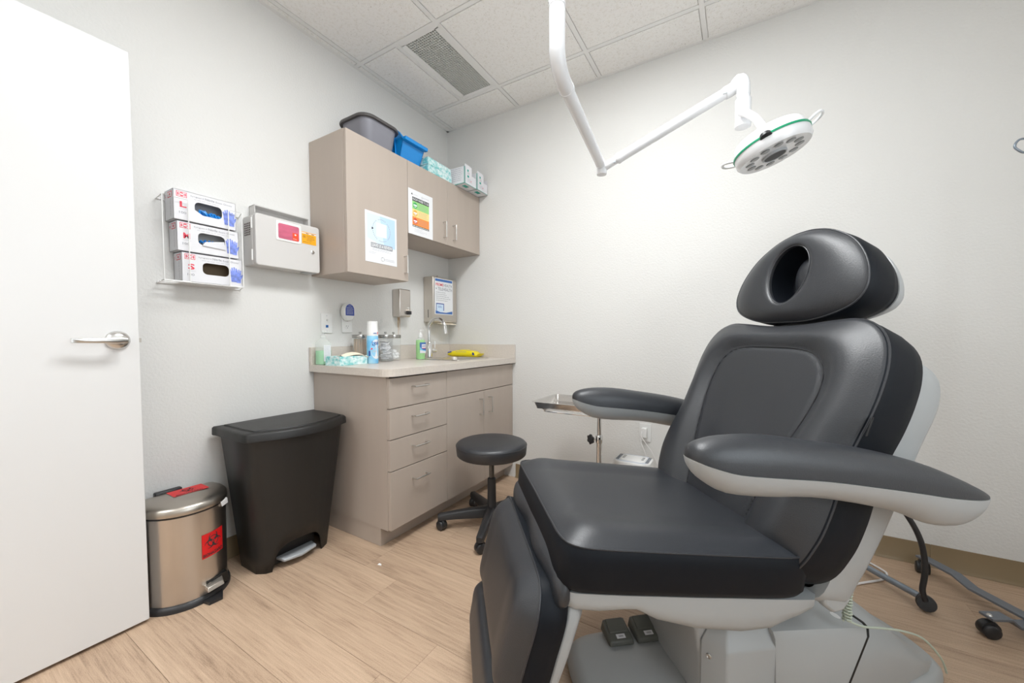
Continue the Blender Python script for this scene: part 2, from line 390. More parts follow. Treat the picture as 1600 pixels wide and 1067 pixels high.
# ceiling
A0, B0, G = 0.0609, 0.273, 0.61
struct(MB().box(-0.12, -4.52, 2.80, RX + 0.12, 0.12, 2.9).build('ceiling', m_grid))
ce = bpy.data.objects['ceiling']
xs = [0.0] + [A0 + G * k for k in range(6)] + [RX]; xs = [x for x in xs if x <= RX]
ys = [0.0] + [-B0 - G * k for k in range(7)]
ys = ys + [-4.4]
VX0, VX1, VY0, VY1 = A0 + G / 2, A0 + G, -B0 - G, -B0
tm = {}
def ctile(x0, y0, x1, y1):
    k = (round(x1 - x0, 3), round(y1 - y0, 3))
    if min(k) < 0.03: return
    if k not in tm:
        a, b = k; e = 0.005; r = 0.012
        tm[k] = MB().loft([[(e + r, e + r, 0), (a - e - r, e + r, 0), (a - e - r, b - e - r, 0), (e + r, b - e - r, 0)],
                           [(e + r, e + r, 0.006), (a - e - r, e + r, 0.006), (a - e - r, b - e - r, 0.006), (e + r, b - e - r, 0.006)],
                           [(e, e, 0.0065), (a - e, e, 0.0065), (a - e, b - e, 0.0065), (e, b - e, 0.0065)],
                           [(e, e, 0.02), (a - e, e, 0.02), (a - e, b - e, 0.02), (e, b - e, 0.02)]]).mesh('ceiling_tile', m_tile, 0)
    o = bpy.data.objects.new('ceiling_tile', tm[k]); COL.objects.link(o); o.parent = ce; o.location = (x0, y0, HZ - 0.001)
tro = []
for tx, ty in TROFFERS: tro.append((tx, ty))
for i in range(len(xs) - 1):
    for j in range(len(ys) - 1):
        x0, x1, y1, y0 = xs[i], xs[i + 1], ys[j], ys[j + 1]
        cx, cy = (x0 + x1) / 2, (y0 + y1) / 2
        if any(abs(cx - tx) < 0.33 and abs(cy - ty) < 0.62 for tx, ty in tro): continue
        if abs(cx - (A0 + G / 2)) < 0.05 and abs(cy - (VY0 + VY1) / 2) < 0.05: ctile(x0, y0, VX0, y1); continue
        ctile(x0, y0, x1, y1)
def gbar(x0, y0, x1, y1): MB().box(x0, y0, HZ - 0.001, x1, y1, HZ + 0.004).build('grid_bar', m_grid, ce, smooth=0)
for x in xs[1:-1]: gbar(x - 0.012, -4.4, x + 0.012, 0)
for yy in ys[1:-1]: MB().box(0, yy - 0.012, HZ - 0.0005, RX, yy + 0.012, HZ + 0.0045).build('grid_bar', m_grid, ce, smooth=0)
gbar(VX0 - 0.012, VY0, VX0 + 0.012, VY1)
for b_ in ((0, -4.4, 0.02, 0), (0, -0.02, RX, 0), (RX - 0.02, -4.4, RX, 0)):
    MB().box(b_[0], b_[1], HZ - 0.002, b_[2], b_[3], HZ + 0.003).build('wall_angle', m_grid, ce, smooth=0)
# troffers
for i, (tx, ty) in enumerate(TROFFERS):
    t = thing('ceiling_light', ['lit white ceiling panel light beside the lamp tube, nearer the cabinets', 'lit white ceiling panel light on the far right, away from the cabinets'][i], 'light', (tx, ty, HZ + 0.0))
    h, w = 0.60, 0.295
    MB().box(-w, -h, 0.0045, w, -h + 0.03, 0.03).box(-w, h - 0.03, 0.0045, w, h, 0.03).box(-w, -h, 0.0045, -w + 0.025, h, 0.03).box(w - 0.025, -h, 0.0045, w, h, 0.03).build('frame', m_grid, t, smooth=0)
    MB().box(-w + 0.024, -h + 0.029, 0.012, w - 0.024, h - 0.029, 0.02).build('diffuser', m_diff, t, smooth=0)
# vent
t = thing('ceiling_vent', 'white ceiling vent with grey egg-crate grille', 'vent', (VX0, VY0, HZ))
W, H = VX1 - VX0, VY1 - VY0
f0, f1 = 0.018, 0.03
MB().box(0.012, 0.012, 0.0015, W - 0.012, 0.035, 0.012).box(0.012, H - 0.035, 0.0015, W - 0.012, H - 0.012, 0.012).box(0.012, 0.03, 0.0015, 0.042, H - 0.03, 0.012).box(W - 0.038, 0.03, 0.0015, W - 0.012, H - 0.03, 0.012).build('frame', m_grid, t, smooth=0)
g_ = MB(); nx, ny = 15, 36; ax0, ax1, ay0, ay1 = 0.042, W - 0.038, 0.035, H - 0.035
for k in range(nx + 1):
    x = ax0 + (ax1 - ax0) * k / nx; g_.box(x - 0.0022, ay0, 0.003, x + 0.0022, ay1, 0.014)
for k in range(ny + 1):
    yy = ay0 + (ay1 - ay0) * k / ny; g_.box(ax0, yy - 0.0022, 0.0032, ax1, yy + 0.0022, 0.0138)
m_egg = mat('vent_grille_grey', (0.66, 0.67, 0.64), 0.5)
g_.build('grille', m_egg, t, smooth=0)
MB().box(ax0 - 0.005, ay0 - 0.005, 0.02, ax1 + 0.005, ay1 + 0.005, 0.024).build('duct_face', m_eggback, t, smooth=0)
# baseboards (pieces with a joint)
def baseprof(x0, x1, name):
    o = struct(MB().loft([[(x, -0.001, 0.001), (x, -0.013, 0.001), (x, -0.011, 0.006), (x, -0.0045, 0.016), (x, -0.0035, 0.103), (x, -0.001, 0.104)] for x in (x0, x1)]).build(name, m_base))
    return o
baseprof(0.645, 2.86, 'baseboard_back')
baseprof(2.861, RX, 'baseboard_back_end')
struct(MB().box(0.001, -2.92, 0.001, 0.006, -1.2, 0.104).build('baseboard_left', m_base))
struct(MB().box(RX - 0.006, -2.9, 0.001, RX - 0.001, -0.02, 0.104).build('baseboard_right', m_base))
# door leaf (open, parallel to the left wall)
DX = 0.214
d = MB().box(DX - 0.044, -2.895, 0.012, DX, -1.978, 2.07).build('door_1', m_paintwhite, None, bevel=0.002); struct(d)
hz = 1.052; hy = -2.035
MB().lathe([(0.033, 0.0), (0.033, 0.002), (0.031, 0.007), (0.024, 0.014), (0.017, 0.018), (0.0, 0.019)], (DX + 0.0005, hy, hz), 40, (1, 0, 0)).build('rose', m_nickel, d, smooth=60)
hd = MB().tube([(DX + 0.015, hy, hz), (DX + 0.05, hy, hz)], 0.011, 16)
pts = [(DX + 0.056, hy + 0.012, hz), (DX + 0.058, hy - 0.01, hz), (DX + 0.058, hy - 0.05, hz), (DX + 0.054, hy - 0.09, hz), (DX + 0.05, hy - 0.118, hz)]
rr = []
for i, p in enumerate(pts):
    hh = [0.008, 0.0105, 0.009, 0.008, 0.0075][i]; th = 0.005
    rr.append([(p[0] + th * a, p[1], p[2] + hh * b) for a, b in ((-1, -0.8), (-0.6, -1), (0.6, -1), (1, -0.8), (1, 0.8), (0.6, 1), (-0.6, 1), (-1, 0.8))])
hd.loft(rr); hd.build('handle', m_nickel, d, smooth=50)
MB().box(DX - 0.035, -1.979, hz - 0.03, DX - 0.009, -1.9772, hz + 0.03).box(DX - 0.028, -1.9775, hz - 0.008, DX - 0.016, -1.968, hz + 0.008).build('latch', m_steelbox, d, smooth=0)
m_jamb = mat('frame_grey', (0.60, 0.58, 0.55), 0.4)
struct(MB().box(0.08, RYB - 0.13, 0, 0.16, RYB + 0.012, 2.13).box(1.11, RYB - 0.13, 0, 1.19, RYB + 0.012, 2.13).box(0.08, RYB - 0.13, 2.08, 1.19, RYB + 0.012, 2.16).build('trim_1', m_jamb))

# ------------------------------------------------------------------ base cabinet and counter
CL = 1.187; CZ = 0.868
cab = thing('base_cabinet', 'taupe laminate base cabinet with drawers and two doors under the worktop', 'cabinet', (0, 0, 0))
cx = 0.60
MB().box(0.003, -CL, 0.095, cx, -CL + 0.018, CZ - 0.002).build('side_panel', m_lam, cab, smooth=0)
MB().box(0.003, -CL + 0.019, 0.095, cx - 0.003, -0.003, 0.70).build('carcass', m_lamdark, cab, smooth=0)
MB().box(0.003, -CL + 0.004, 0.001, 0.542, -0.003, 0.094).build('toe_kick', m_lam, cab, smooth=0)
MB().box(0.57, -CL + 0.019, 0.70, cx - 0.003, -0.003, CZ - 0.003).box(0.003, -0.02, 0.7, 0.56, -0.003, CZ - 0.003).build('rail', m_lamdark, cab, smooth=0)
def pull(par, x, y, z, vert, L=0.1):
    h = L / 2; P = []
    for a, b in ((-h, 0), (-h, 0.024), (-h + 0.006, 0.03), (h - 0.006, 0.03), (h, 0.024), (h, 0)):
        P.append((x + b, y, z + a) if vert else (x + b, y + a, z))
    return MB().tube(smooth_poly(P, 3, False), 0.004, 10).build('handle', m_chrome if False else m_nickel, par)
FT = 0.019; g = 0.0022
for z0, z1 in ((0.706, CZ - 0.008), (0.551, 0.706), (0.393, 0.551), (0.095, 0.393)):
    f = MB().box(cx, -CL + 0.003, z0 + g, cx + FT, -0.757 - g / 2, z1 - g).build('drawer', m_lam, cab, bevel=0.001, seg=1, smooth=0)
    pull(f, cx + FT, -0.985, z0 + (0.1 if z1 - z0 < 0.2 else 0.225), False)
MB().box(cx, -0.757 + g / 2, 0.706 + g, cx + FT, -0.004, CZ - 0.008).build('false_front', m_lam, cab, bevel=0.001, seg=1, smooth=0)
for a, b, hy_ in ((-0.757 + g / 2, -0.376 - g / 2, -0.428), (-0.376 + g / 2, -0.004, -0.322)):
    f = MB().box(cx, a, 0.095, cx + FT, b, 0.706 - g).build('door', m_lam, cab, bevel=0.001, seg=1, smooth=0)
    pull(f, cx + FT, hy_, 0.604, True)
ct = thing('countertop', 'pale speckled laminate worktop with low backsplash and inset sink hole', 'worktop', (0, 0, 0))
SX0, SX1, SY0, SY1 = 0.175, 0.50, -0.50, -0.15
cr = 0.06; CE = 0.645
# top slab with clipped front corner and a hole for the sink
top = MB()
out = [(0.003, -CL - 0.025), (CE - cr, -CL - 0.025)] + [(CE - cr + cr * sin(radians(a)), -CL - 0.025 + cr - cr * cos(radians(a))) for a in (15, 30, 45, 60, 75)] + [(CE, -CL - 0.025 + cr), (CE, -0.003), (0.003, -0.003)]
def slab(P, z0, z1): top.prism(P, lambda u, v, w: (u, v, w), z0, z1)
z0, z1 = CZ, 0.906
leftp = [p for p in out if p[1] < SY0] ; leftp = [(0.003, -CL - 0.025)] + out[1:8] + [(CE, SY0), (0.003, SY0)]
slab(leftp, z0, z1); slab([(0.003, SY1), (CE, SY1), (CE, -0.003), (0.003, -0.003)], z0, z1)
slab([(0.003, SY0), (SX0, SY0), (SX0, SY1), (0.003, SY1)], z0, z1); slab([(SX1, SY0), (CE, SY0), (CE, SY1), (SX1, SY1)], z0, z1)
top.build('top', m_counter, ct, smooth=0)
MB().box(0.003, -CL - 0.025, z1, 0.022, -0.003, 1.005).box(0.022, -0.022, z1, CE, -0.003, 1.005).build('backsplash', m_counter, ct, bevel=0.0015, seg=1, smooth=0)
# sink
sk = thing('sink', 'stainless steel drop-in sink at the corner end of the worktop', 'sink', (0, 0, 0))
o_ = rrect(SX0 - 0.012, SY0 - 0.012, SX1 + 0.012, SY1 + 0.012, 0.04); i1 = rrect(SX0 + 0.012, SY0 + 0.012, SX1 - 0.012, SY1 - 0.012, 0.045); i2 = rrect(SX0 + 0.03, SY0 + 0.03, SX1 - 0.03, SY1 - 0.03, 0.05)
MB().loft([[(x, y, 0.907) for x, y in o_], [(x, y, 0.911) for x, y in inset(o_, 0.003)], [(x, y, 0.910) for x, y in i1], [(x, y, 0.90) for x, y in inset(i1, 0.003)], [(x, y, 0.78) for x, y in inset(i1, 0.010)], [(x, y, 0.755) for x, y in i2]], False, True).build('basin', m_steel, sk, smooth=50)
MB().lathe([(0.04, 0), (0.04, 0.003), (0.03, 0.002), (0.0, -0.001)], (0.34, -0.32, 0.756), 24).build('drain', m_chrome, sk)
fc = thing('faucet', 'tall chrome gooseneck faucet behind the sink', 'faucet', (0.105, -0.35, 0.9065))
MB().lathe([(0.022, 0), (0.022, 0.115), (0.02, 0.118), (0, 0.118)], n=28).build('body', m_chrome, fc)
P = [(0, 0, 0.1), (0, 0, 0.205)] + [(0.078 - 0.078 * cos(radians(a)), 0, 0.212 + 0.078 * sin(radians(a))) for a in range(10, 171, 16)] + [(0.158, 0, 0.195), (0.163, 0, 0.178)]
MB().tube(P, 0.0125, 16).build('spout', m_chrome, fc, smooth=60)
MB().tube([(0, 0.02, 0.05), (0, 0.066, 0.05)], 0.016, 18).tube([(0, 0.06, 0.06), (0, 0.062, 0.125)], 0.004, 10).build('lever', m_chrome, fc)
# ------------------------------------------------------------------ upper cabinets
UD = 0.300
uc = thing('tall_wall_cabinet', 'tall taupe single-door wall cabinet holding the blue printed notice', 'cabinet', (0, 0, 0))
MB().box(0.003, -1.187, 1.404, UD, -0.757, 2.146).build('body', m_lam, uc, smooth=0)
f = MB().box(UD + 0.0015, -1.185, 1.405, UD + 0.019, -0.7585, 2.145).build('door', m_lam, uc, bevel=0.001, seg=1, smooth=0)
pull(f, UD + 0.019, -0.79, 1.503, True)
u2 = thing('short_wall_cabinet', 'short taupe two-door wall cabinet reaching the room corner', 'cabinet', (0, 0, 0))
MB().box(0.003, -0.756, 1.703, UD, -0.003, 2.146).build('body', m_lam, u2, smooth=0)
for a, b, hh in ((-0.7555, -0.3835, -0.43), (-0.3815, -0.004, -0.325)):
    f = MB().box(UD + 0.0015, a, 1.704, UD + 0.019, b, 2.145).build('door', m_lam, u2, bevel=0.001, seg=1, smooth=0)
    pull(f, UD + 0.019, hh, 1.80, True)
# notices
XF = UD + 0.0195
p = tag(MB().box(0, 0, 0, 0.0012, 0.2235, 0.279).build('notice', m_paper, smooth=0), 'white and pale blue review notice on the tall wall cabinet door', 'poster'); p.location = (XF, -1.074, 1.480)
F1 = Flat((0.0012, 0, 0), RY, UZ)
F1.poly([(0.012, 0.098), (0.21, 0.098), (0.21, 0.267), (0.012, 0.267)], m_palerblue, 1).poly([(0.21, 0.098), (0.21, 0.267), (0.1, 0.267)], m_lightblue, 2).poly([(0.1, 0.267), (0.21, 0.098), (0.13, 0.098)], m_lightblue, 2)
F1.poly([(0.012, 0.098), (0.13, 0.098), (0.012, 0.13)], m_paper, 2)
F1.rect(0.075, 0.150, 0.148, 0.226, m_paper, 3)
for k in range(40):
    if k % 7 != 6:
        a = k * 9; F1.ring(0.1115, 0.187, 0.0595, 0.063, m_greyink, 3, a, a + 5, 1)
F1.poly([(0.043, 0.196), (0.043, 0.180), (0.056, 0.188)], m_ink, 4)
F1.rect(0.036, 0.084, 0.19, 0.110, m_greyink, 4).text('LEAVE US A REVIEW', 0.040, 0.088, 0.018, m_paper, w=0.146, l=5, bold=0.02)
F1.lines(0.045, 0.066, 0.18, 0.078, 2, 0.0018, m_ltgreyink, 3).lines(0.022, 0.046, 0.085, 0.060, 2, 0.002, m_ltgreyink, 3)
for k in range(9):
    a = radians(k * 40); F1.disc(0.118 + 0.011 * cos(a), 0.026 + 0.011 * sin(a), 0.0022, m_greyink if k % 3 else m_ink, 3)
F1.lines(0.134, 0.018, 0.205, 0.034, 2, 0.003, m_ltgreyink, 3, 0.05)
F1.build('printing', p)
p = tag(MB().box(0, 0, 0, 0.0012, 0.2165, 0.277).build('notice', m_paper, smooth=0), 'white notice with green, yellow and orange bands on the short wall cabinet', 'poster'); p.location = (XF, -0.7535, 1.7045)
F2 = Flat((0.0012, 0, 0), RY, UZ)
F2.rect(0.033, 0.207, 0.181, 0.232, m_ink, 1).rect(0.033, 0.158, 0.181, 0.207, m_pgreen, 1).rect(0.033, 0.111, 0.181, 0.158, m_pyel, 1).rect(0.033, 0.060, 0.181, 0.111, m_por, 1).rect(0.033, 0.049, 0.181, 0.060, m_ink, 1)
F2.text('KNOW WHERE TO GO', 0.037, 0.212, 0.015, m_paper, w=0.140, l=2, bold=0.015)
for zc, m_, z2 in ((0.182, m_pgreen2, 0), (0.134, m_pyel2, 0), (0.085, m_por2, 0)):
    F2.disc(0.058, zc, 0.0185, m_, 2).rect(0.043, zc - 0.004, 0.073, zc + 0.005, m_paper, 3).rect(0.05, zc - 0.012, 0.066, zc - 0.008, m_paper, 3)
    F2.lines(0.088, zc - 0.018, 0.172, zc + 0.018, 4, 0.0016, m_greyink, 2)
F2.lines(0.036, 0.051, 0.178, 0.058, 1, 0.004, m_paper, 2, 0)
F2.poly([(0.024, 0.243), (0.037, 0.243), (0.0305, 0.256)], m_ink, 2).lines(0.04, 0.244, 0.09, 0.250, 1, 0.002, m_ltgreyink, 2)
F2.ring(0.12, 0.247, 0.005, 0.0065, m_greyink, 2).lines(0.13, 0.244, 0.19, 0.252, 2, 0.002, m_ltgreyink, 2)
F2.lines(0.05, 0.018, 0.17, 0.044, 4, 0.0016, m_ltgreyink, 2, 0.5)
F2.build('printing', p)

# ------------------------------------------------------------------ things on top of the wall cabinets
def tote(name, label, L, Wd, H, m1, m2, loc, rz, taper=0.05):
    t = thing(name, label, 'tub', loc, rz)
    o = rrect(-L / 2, -Wd / 2, L / 2, Wd / 2, 0.06, 7); b = rrect(-L / 2 + taper, -Wd / 2 + taper * .8, L / 2 - taper, Wd / 2 - taper * .8, 0.05, 7)
    R_ = lambda P, z: [(x, y, z) for x, y in P]
    MB().loft([R_(b, 0), R_(inset(b, -0.006), 0.008), R_(inset(o, 0.004), H), R_(inset(o, 0.008), H), R_(inset(b, 0.0), 0.012)], True, True).build('body', m1, t, smooth=50)
    q = inset(o, 0.002)
    MB().loft([R_(inset(o, 0.005), H - 0.012), R_(inset(o, -0.010), H - 0.013), R_(inset(o, -0.013), H - 0.006), R_(inset(o, -0.010), H + 0.002), R_(inset(o, 0.009), H + 0.002), R_(inset(o, 0.009), H - 0.012)], False, False).build('rim', m2, t, smooth=40)
    return t
tote('wash_tub', 'grey plastic wash tub with dark rim on the tall wall cabinet', 0.255, 0.240, 0.145, m_totegrey, m_totedark, (0.192, -0.930, 2.1465), pi / 2, 0.03)
# blue stacking bin: hopper front faces the room
bb = thing('stacking_bin', 'bright blue plastic stacking bin on the wall cabinet tops', 'bin', (0.17, -0.682, 2.1475), 0)
side = [(-0.135, 0), (0.085, 0), (0.135, 0.128), (0.115, 0.158), (0.095, 0.175), (-0.14, 0.175)]
hb0, hb1 = 0.082, 0.096
def yb(z): return hb0 + (hb1 - hb0) * z / 0.175
m_ = MB()
for sg in (-1, 1): m_.loft([[(u, sg * (yb(v) - d_), v) for u, v in side] for d_ in (0, 0.004)])
m_.hexa([(-0.135, -hb0, 0), (0.085, -hb0, 0), (0.085, hb0, 0), (-0.135, hb0, 0)], [(-0.135, -hb0, 0.005), (0.087, -hb0, 0.005), (0.087, hb0, 0.005), (-0.135, hb0, 0.005)])
m_.hexa([(0.081, -hb0, 0.0), (0.085, -hb0, 0.0), (0.085, hb0, 0.0), (0.081, hb0, 0.0)], [(0.131, -yb(.128), 0.128), (0.135, -yb(.128), 0.128), (0.135, yb(.128), 0.128), (0.131, yb(.128), 0.128)])
m_.hexa([(-0.137, -hb0, 0.0), (-0.133, -hb0, 0.0), (-0.133, hb0, 0.0), (-0.137, hb0, 0.0)], [(-0.142, -hb1, 0.175), (-0.138, -hb1, 0.175), (-0.138, hb1, 0.175), (-0.142, hb1, 0.175)])
m_.build('body', m_blue, bb)
yl_ = yb(0.13)
MB().hexa([(0.134, -yl_ - 0.004, 0.112), (0.158, -yl_ - 0.004, 0.112), (0.158, yl_ + 0.004, 0.112), (0.134, yl_ + 0.004, 0.112)], [(0.132, -yl_ - 0.004, 0.132), (0.162, -yl_ - 0.004, 0.132), (0.162, yl_ + 0.004, 0.132), (0.132, yl_ + 0.004, 0.132)]).build('front_lip', m_blue, bb, bevel=0.002)
for sgn in (-1, 1):
    r_ = MB()
    for (a, c1), (b, c2) in (((-0.14, 0.175), (0.096, 0.175)), ((0.094, 0.175), (0.116, 0.158)), ((0.115, 0.158), (0.137, 0.128))):
        y1 = sgn * yb(c1); y2 = sgn * yb(c2)
        r_.hexa([(a, y1, c1 - 0.006), (b, y2, c2 - 0.006), (b, y2 + sgn * 0.010, c2 - 0.006), (a, y1 + sgn * 0.010, c1 - 0.006)], [(a, y1, c1 + 0.003), (b, y2, c2 + 0.003), (b, y2 + sgn * 0.010, c2 + 0.003), (a, y1 + sgn * 0.010, c1 + 0.003)])
    for xr in (0.02, 0.06):
        r_.hexa([(xr, sgn * hb0, 0.004), (xr + 0.005, sgn * hb0, 0.004), (xr + 0.005, sgn * (hb0 + 0.005), 0.004), (xr, sgn * (hb0 + 0.005), 0.004)], [(xr, sgn * hb1, 0.170), (xr + 0.005, sgn * hb1, 0.170), (xr + 0.005, sgn * (hb1 + 0.007), 0.170), (xr, sgn * (hb1 + 0.007), 0.170)])
    r_.build('side_rim', m_blue, bb)
Flat((-0.06, -0.0925, 0.06), (1, 0, 0), UZ).rect(0.0, -0.01, 0.05, 0.03, mat('crimson_sticker', (0.35, 0.01, 0.06), 0.5), 1).text('5', 0.02, 0.0, 0.016, m_blue, l=2).build('sticker', bb)

def tissue(label, loc, rz, L=0.235, Wd=0.115, H=0.048, cat_='box', group=None, mat_=None):
    t = thing('tissue_box', label, 'box', loc, rz, group)
    MB().box(-Wd / 2, -L / 2, 0, Wd / 2, L / 2, H).build('carton', mat_ or m_teal, t, bevel=0.001, seg=1, smooth=0)
    MB().prism([(0.028 * cos(2 * pi * k / 20), 0.065 * sin(2 * pi * k / 20)) for k in range(20)], lambda u, v, w: (u, v, w), H + 0.0004, H + 0.001).build('opening', m_tealdk, t, smooth=0)
    return t
tissue('teal and white tissue box under another on the wall cabinet top', (0.262, -0.452, 2.1465), 0, 0.235, 0.11, 0.046, group='tissue boxes on the cabinet top')
tissue('teal and white tissue box stacked on top of another, beside the white cartons', (0.260, -0.455, 2.1940), 0.02, 0.235, 0.11, 0.046, group='tissue boxes on the cabinet top')
def gcarton(label, loc, rz, lean):
    t = thing('supply_carton', label, 'carton', loc, rz, 'supply cartons on the cabinet top')
    w, l, h = 0.14, 0.138, 0.118
    b = MB(); tk = 0.002
    b.box(-w, 0, 0, w * 0.3, l, 0.002)
    b.box(-w, 0, 0, w * 0.3, tk, h).box(-w, l - tk, 0, w * 0.3, l, h * 0.92).box(-w, 0, 0, -w + tk, l, h)
    b.box(w * 0.3 - tk, 0, 0, w * 0.3, l * 0.62, h).box(w * 0.3 - tk, l * 0.6, 0, w * 0.3, l, h * 0.62)
    b.box(-w, 0, h, w * 0.0, l * 0.6, h + 0.0015)
    b.build('box', m_card, t, smooth=0)
    fl_ = [(w * 0.3 - 0.001 - 0.030 * sin(pi * k / 10) * 0.5, 0.002 + l * 0.60 * k / 10, h + 0.030 * sin(pi * (k + 1.2) / 12) ** 0.6) for k in range(11)]
    lo_ = [(w * 0.3 - 0.001, 0.002 + l * 0.60 * k / 10, h) for k in range(11)]
    of = MB().loft([lo_, fl_], False, False, False).build('open_flap', m_card, t, smooth=0); so_ = of.modifiers.new('s', 'SOLIDIFY'); so_.thickness = 0.001
    fx = w * 0.3 + 0.0006
    q = Flat((fx, 0, 0), RY, UZ)
    q.rect(0.002, 0.0, 0.006, h, m_teal2, 1).rect(0.0, 0, l, 0.003, m_teal2, 1).rect(0.03, 0.05, 0.05, 0.065, m_teal2, 1).rect(0.03, 0.09, 0.045, 0.105, m_teal2, 1)
    q.lines(0.03, 0.018, 0.085, 0.045, 4, 0.003, m_ltgreyink, 1).rect(0.07, 0.028, 0.078, 0.034, m_redprint, 2)
    q.lines(0.03, 0.070, 0.06, 0.088, 2, 0.003, m_greyink, 1)
    q.build('printing', t)
    q = Flat((-w, -0.0006, 0), (1, 0, 0), UZ); q.rect(0.0, 0.0, 1.3 * w, 0.004, m_teal2, 1).rect(1.3 * w - 0.006, 0, 1.3 * w - 0.002, h, m_teal2, 1).lines(0.015, 0.02, 1.3 * w - 0.02, 0.115, 7, 0.004, m_ltgreyink, 1, 0.1); q.build('side_printing', t)
    q = Flat((w * 0.3 - 0.05, 0.03, -0.0003), (0, 1, 0), (1, 0, 0)); q.rect(0, 0.0, 0.05, 0.03, m_teal2, 1); q.build('base_printing', t)
    return t
gcarton('white and green open supply carton, the left of two overhanging the cabinet top', (0.358, -0.292, 2.1475), radians(1), 0)
gcarton('white and green open supply carton against the back wall on the cabinet top', (0.362, -0.150, 2.1475), radians(2), 0)

# ------------------------------------------------------------------ glove rack and boxes
rk = thing('glove_rack', 'white wire rack on the left wall holding three glove boxes', 'rack', (0, 0, 0))
wr = 0.0022; xf = 0.108
zt, zb = 1.632, 1.294; yl, yr = -1.867, -1.578
def wire(P, name='wire'): return MB().tube(P, wr, 8).build(name, m_wire, rk)
for a, b in ((-1.868, -1.783), (-1.637, -1.583)):
    MB().tube([(xf, a, zb), (xf, a, zt), (xf, b, zt), (xf, b, zb)], wr, 8, loop=False).tube([(xf, a, zb), (xf, b, zb)], wr, 8).build('front_loop', m_wire, rk, smooth=0)
for yy in (-1.868, -1.583):
    yw = yy + (0.014 if yy < -1.7 else 0.034); wire([(0.003, yw, zt + 0.005), (xf, yy, zt)], 'side_wire'); wire([(0.003, yw, zb), (xf, yy, zb)], 'side_wire')
wire([(0.004, -1.862, zb - 0.003), (0.004, -1.548, zb - 0.003)], 'rear_wire'); wire([(0.004, -1.856, zt + 0.006), (0.004, -1.548, zt + 0.006)], 'rear_wire')
for xx in (0.03, 0.06, xf): wire([(xx, -1.868, zb - 0.002), (xx, -1.583, zb - 0.002)], 'floor_wire')
def hand(Fl, x, y, s, m, l=3):
    # simple gloved hand outline, fingers up
    P = [(-.28, -1.0), (.30, -1.0), (.34, -.45), (.52, -.15), (.62, .25), (.50, .30), (.34, .05), (.36, .35), (.38, .85), (.24, .88), (.18, .40), (.14, .98), (0.0, 1.0), (-.02, .42), (-.12, .92), (-.26, .88), (-.22, .38), (-.36, .70), (-.48, .62), (-.38, .15), (-.34, -.30)]
    P = [(x + s * a, y + s * b) for a, b in P]
    n = len(P)
    # fan triangles in three convex-ish strips
    Fl.poly([P[0], P[1], P[2], P[20]], m, l).poly([P[20], P[2], P[6], P[19]], m, l).poly([P[2], P[3], P[4], P[5], P[6]], m, l)
    Fl.poly([P[6], P[7], P[8], P[9], P[10]], m, l).poly([P[6], P[10], P[13], P[19]], m, l).poly([P[10], P[11], P[12], P[13]], m, l).poly([P[13], P[14], P[15], P[16]], m, l).poly([P[19], P[13], P[16]], m, l).poly([P[16], P[17], P[18], P[19]], m, l)
